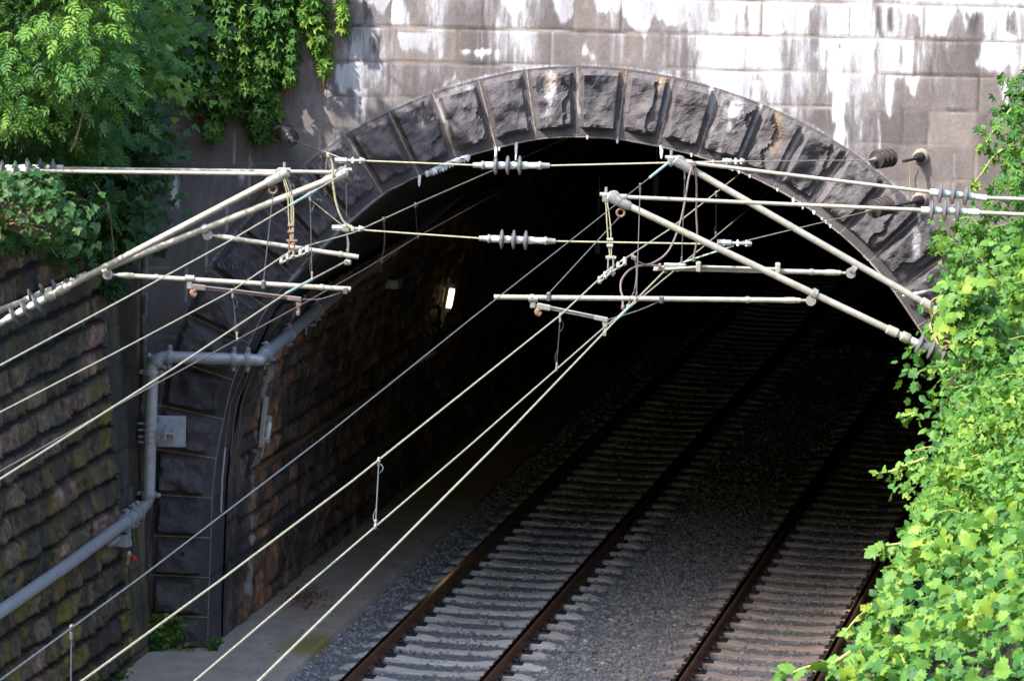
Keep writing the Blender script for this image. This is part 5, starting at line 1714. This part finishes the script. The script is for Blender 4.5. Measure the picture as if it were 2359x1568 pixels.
shoot([(2130, 1055), (2090, 1070), (2060, 1083), (2018, 1090)], 37.5, 'long bare shoot pointing left out of the bank at mid height', n=9, size=.07)
shoot([(2130, 1235), (2080, 1250), (2045, 1255), (2020, 1262)], 35, 'shoot with big pale lobed leaves over the right rail', 'maple', 7, .16)
shoot([(2100, 960), (2110, 950), (2085, 957), (2075, 955)], 39, 'short leafy shoot against the dark above the pale lobed leaves', 'tri', 10, .09)
shoot([(2330, 330), (2290, 360), (2265, 395), (2240, 425)], 50.5, 'drooping shoot near the right wall anchor', 'palm', 9, .09)
shoot([(2330, 250), (2290, 300), (2270, 330), (2258, 350)], 50.8, 'upper drooping shoot at the right edge of the masonry', 'palm', 9, .09)
shoot([(1960, 1500), (1910, 1530), (1860, 1535), (1800, 1560)], 29.5, 'lowest shoot reaching over the sleepers at the bottom edge', 'maple', 12, .11)
shoot([(2010, 1390), (1985, 1415), (1968, 1430), (1950, 1452)], 32, 'thin shoot above the lowest one, over the right rail', 'tri', 8, .09)

# ---- weeds at the foot of the pier
def weed(u, v, w, h_, n, label, mat, tint, size=.06):
    p = atz(u, v, ZW)
    r = thing('weed', p, label, 'weed', 'weeds along the wall foot')
    P = p + np.stack([rng.normal(0, w, n), rng.normal(0, w * .5, n) - .02, rng.random(n) ** .8 * h_], 1)
    leaves('foliage', P, np.tile(np.array([0, -.6, .7]), (n, 1)), np.tile(np.array([0, -.3, .3]), (n, 1)), size * rng.uniform(.6, 1.3, n), 'tri', tint[0] + (tint[1] - tint[0]) * rng.random(n), mat, r, .6)
    q = MB()
    for i in range(8): q.tube([p + [0, 0, -.02], p + np.array([random.gauss(0, w * .7), -.02, h_ * random.uniform(.5, .95)])], .004, 5)
    q.build('stems', M['stemgreen'], r, True)


weed(382, 1494, .12, .40, 300, 'tall yellowish weed at the middle of the pier foot', M['leaf_mid'], (.7, 1.), .055)
weed(350, 1496, .07, .2, 170, 'dark green round weed in the corner at the pier foot', M['leaf_mid'], (.2, .7), .05)
weed(492, 1497, .035, .16, 60, 'small bright weed at the right edge of the pier foot', M['leaf_mid'], (.3, .8), .045)
weed(262, 1563, .07, .08, 70, 'low green weed at the bottom edge by the mossy wall', M['leaf_mid'], (.3, .7), .05)
weed(212, 1590, .1, .2, 90, 'leafy weed on the mossy wall foot at the lower left', M['leaf_mid'], (.2, .7), .06)
# reddish litter on the walkway against the tunnel wall
P_ = atz(700, 1378, ZW + .01); n = 420
q_ = P_ + np.stack([rng.normal(0, .16, n), rng.normal(0, .35, n), rng.random(n) * .03], 1)
o = leaves('leaf_litter', q_, np.tile(np.array([0, 0, 1.]), (n, 1)), np.tile(np.array([1., 0, 0]), (n, 1)), rng.uniform(.02, .045, n), 'oval', rng.random(n), M['litter'], None, .5)
tag(o, 'reddish leaf litter on the walkway against the tunnel wall', 'leaf litter', kind='stuff')

# ---- tall trees on the left bank, out of the frame, whose shade lies over the tracks
def tree(x, y, zb, c, rad, n, label):
    r = thing('shade_tree', (x, y, zb), label, 'tree', 'trees on the left bank')
    c = np.array(c, float); rad = np.array(rad, float)
    q = MB(); q.tube(smooth_path([(x, y, zb - .5), ((x + c[0]) / 2, (y + c[1]) / 2, (zb + c[2]) / 2 - .3), c + [0, 0, .3 * rad[2]]], 10), list(np.linspace(.16, .04, len(smooth_path([(0, 0, 0), (1, 0, 0), (2, 0, 0)], 10)))), 8)
    for i in range(12):
        d_ = rng.normal(size=3); d_ /= np.linalg.norm(d_)
        q.tube([c - [0, 0, .5 * rad[2]], c + d_ * rad * .8], [.05, .012], 5)
    q.build('trunk', M['bark'], r, True)
    nc = 60
    dirs = rng.normal(size=(nc, 3)); dirs /= np.linalg.norm(dirs, axis=1)[:, None]
    C = c + dirs * rad * (rng.random((nc, 1)) ** .45)
    k = rng.integers(0, nc, n); off = rng.normal(0, .2, (n, 3))
    leaves('crown', C[k] + off, off + np.array([0, 0, .4]), rng.normal(size=(n, 3)), rng.uniform(.13, .24, n), 'maple', rng.random(n), M['leaf_mid'], r, .4)


tree(-9.0, 49.4, 7.0, (-9., 49.4, 11.), (1.8, 1.8, 2.4), 2600, 'leafy tree highest on the left bank, beyond the picture edge')
tree(-7.2, 48.6, 6.9, (-5.2, 48.4, 10.2), (1.4, 1.1, 1.3), 3600, 'young tree leaning over the left wall top, beyond the picture edge')

# ------------------------------------------------------------------ light, sky, camera
to_sun = unit([-.55, -.42, .72])
el = math.asin(to_sun[2]); az = math.atan2(to_sun[0], to_sun[1])
w = bpy.data.worlds.new('World'); sc.world = w; w.use_nodes = True
nt = w.node_tree
bg = nt.nodes['Background']; bg.inputs['Strength'].default_value = .15
sk = nt.nodes.new('ShaderNodeTexSky'); sk.sky_type = 'NISHITA'; sk.sun_disc = False
sk.sun_elevation = el; sk.sun_rotation = az; sk.dust_density = 2.6; sk.ozone_density = 1.3
nt.links.new(sk.outputs[0], bg.inputs[0])
L = bpy.data.lights.new('sun', 'SUN'); L.energy = 2.0; L.angle = math.radians(.5); L.color = (1., .955, .88)
so = bpy.data.objects.new('sun', L); COL.objects.link(so)
so.rotation_euler = Vector(to_sun).to_track_quat('Z', 'Y').to_euler()

cd = bpy.data.cameras.new('camera'); cam = bpy.data.objects.new('camera', cd); COL.objects.link(cam)
cd.sensor_width = 36.; cd.sensor_fit = 'HORIZONTAL'; cd.lens = F / 2359. * 36.; cd.clip_start = .5; cd.clip_end = 2000.; cd.dof.use_dof = True; cd.dof.focus_distance = 45.; cd.dof.aperture_fstop = 10.
cr, sr = math.cos(ROLL), math.sin(ROLL)
fwd = Vector((0, math.cos(PITCH), -math.sin(PITCH))); up0 = Vector((0, math.sin(PITCH), math.cos(PITCH))); r0 = Vector((1, 0, 0))
right = r0 * cr + up0 * sr; upv = up0 * cr - r0 * sr
m4 = Matrix.Identity(4)
for i in range(3):
    m4[i][0] = right[i]; m4[i][1] = upv[i]; m4[i][2] = -fwd[i]; m4[i][3] = CAM[i]
cam.matrix_world = m4
sc.camera = cam
vs = sc.view_settings
vs.view_transform = 'Standard'; vs.look = 'None'; vs.gamma = 1.; vs.exposure = 2.5
sc.render.film_transparent = False
sc.cycles.max_bounces = 6; sc.cycles.diffuse_bounces = 3; sc.cycles.glossy_bounces = 3; sc.cycles.transmission_bounces = 3
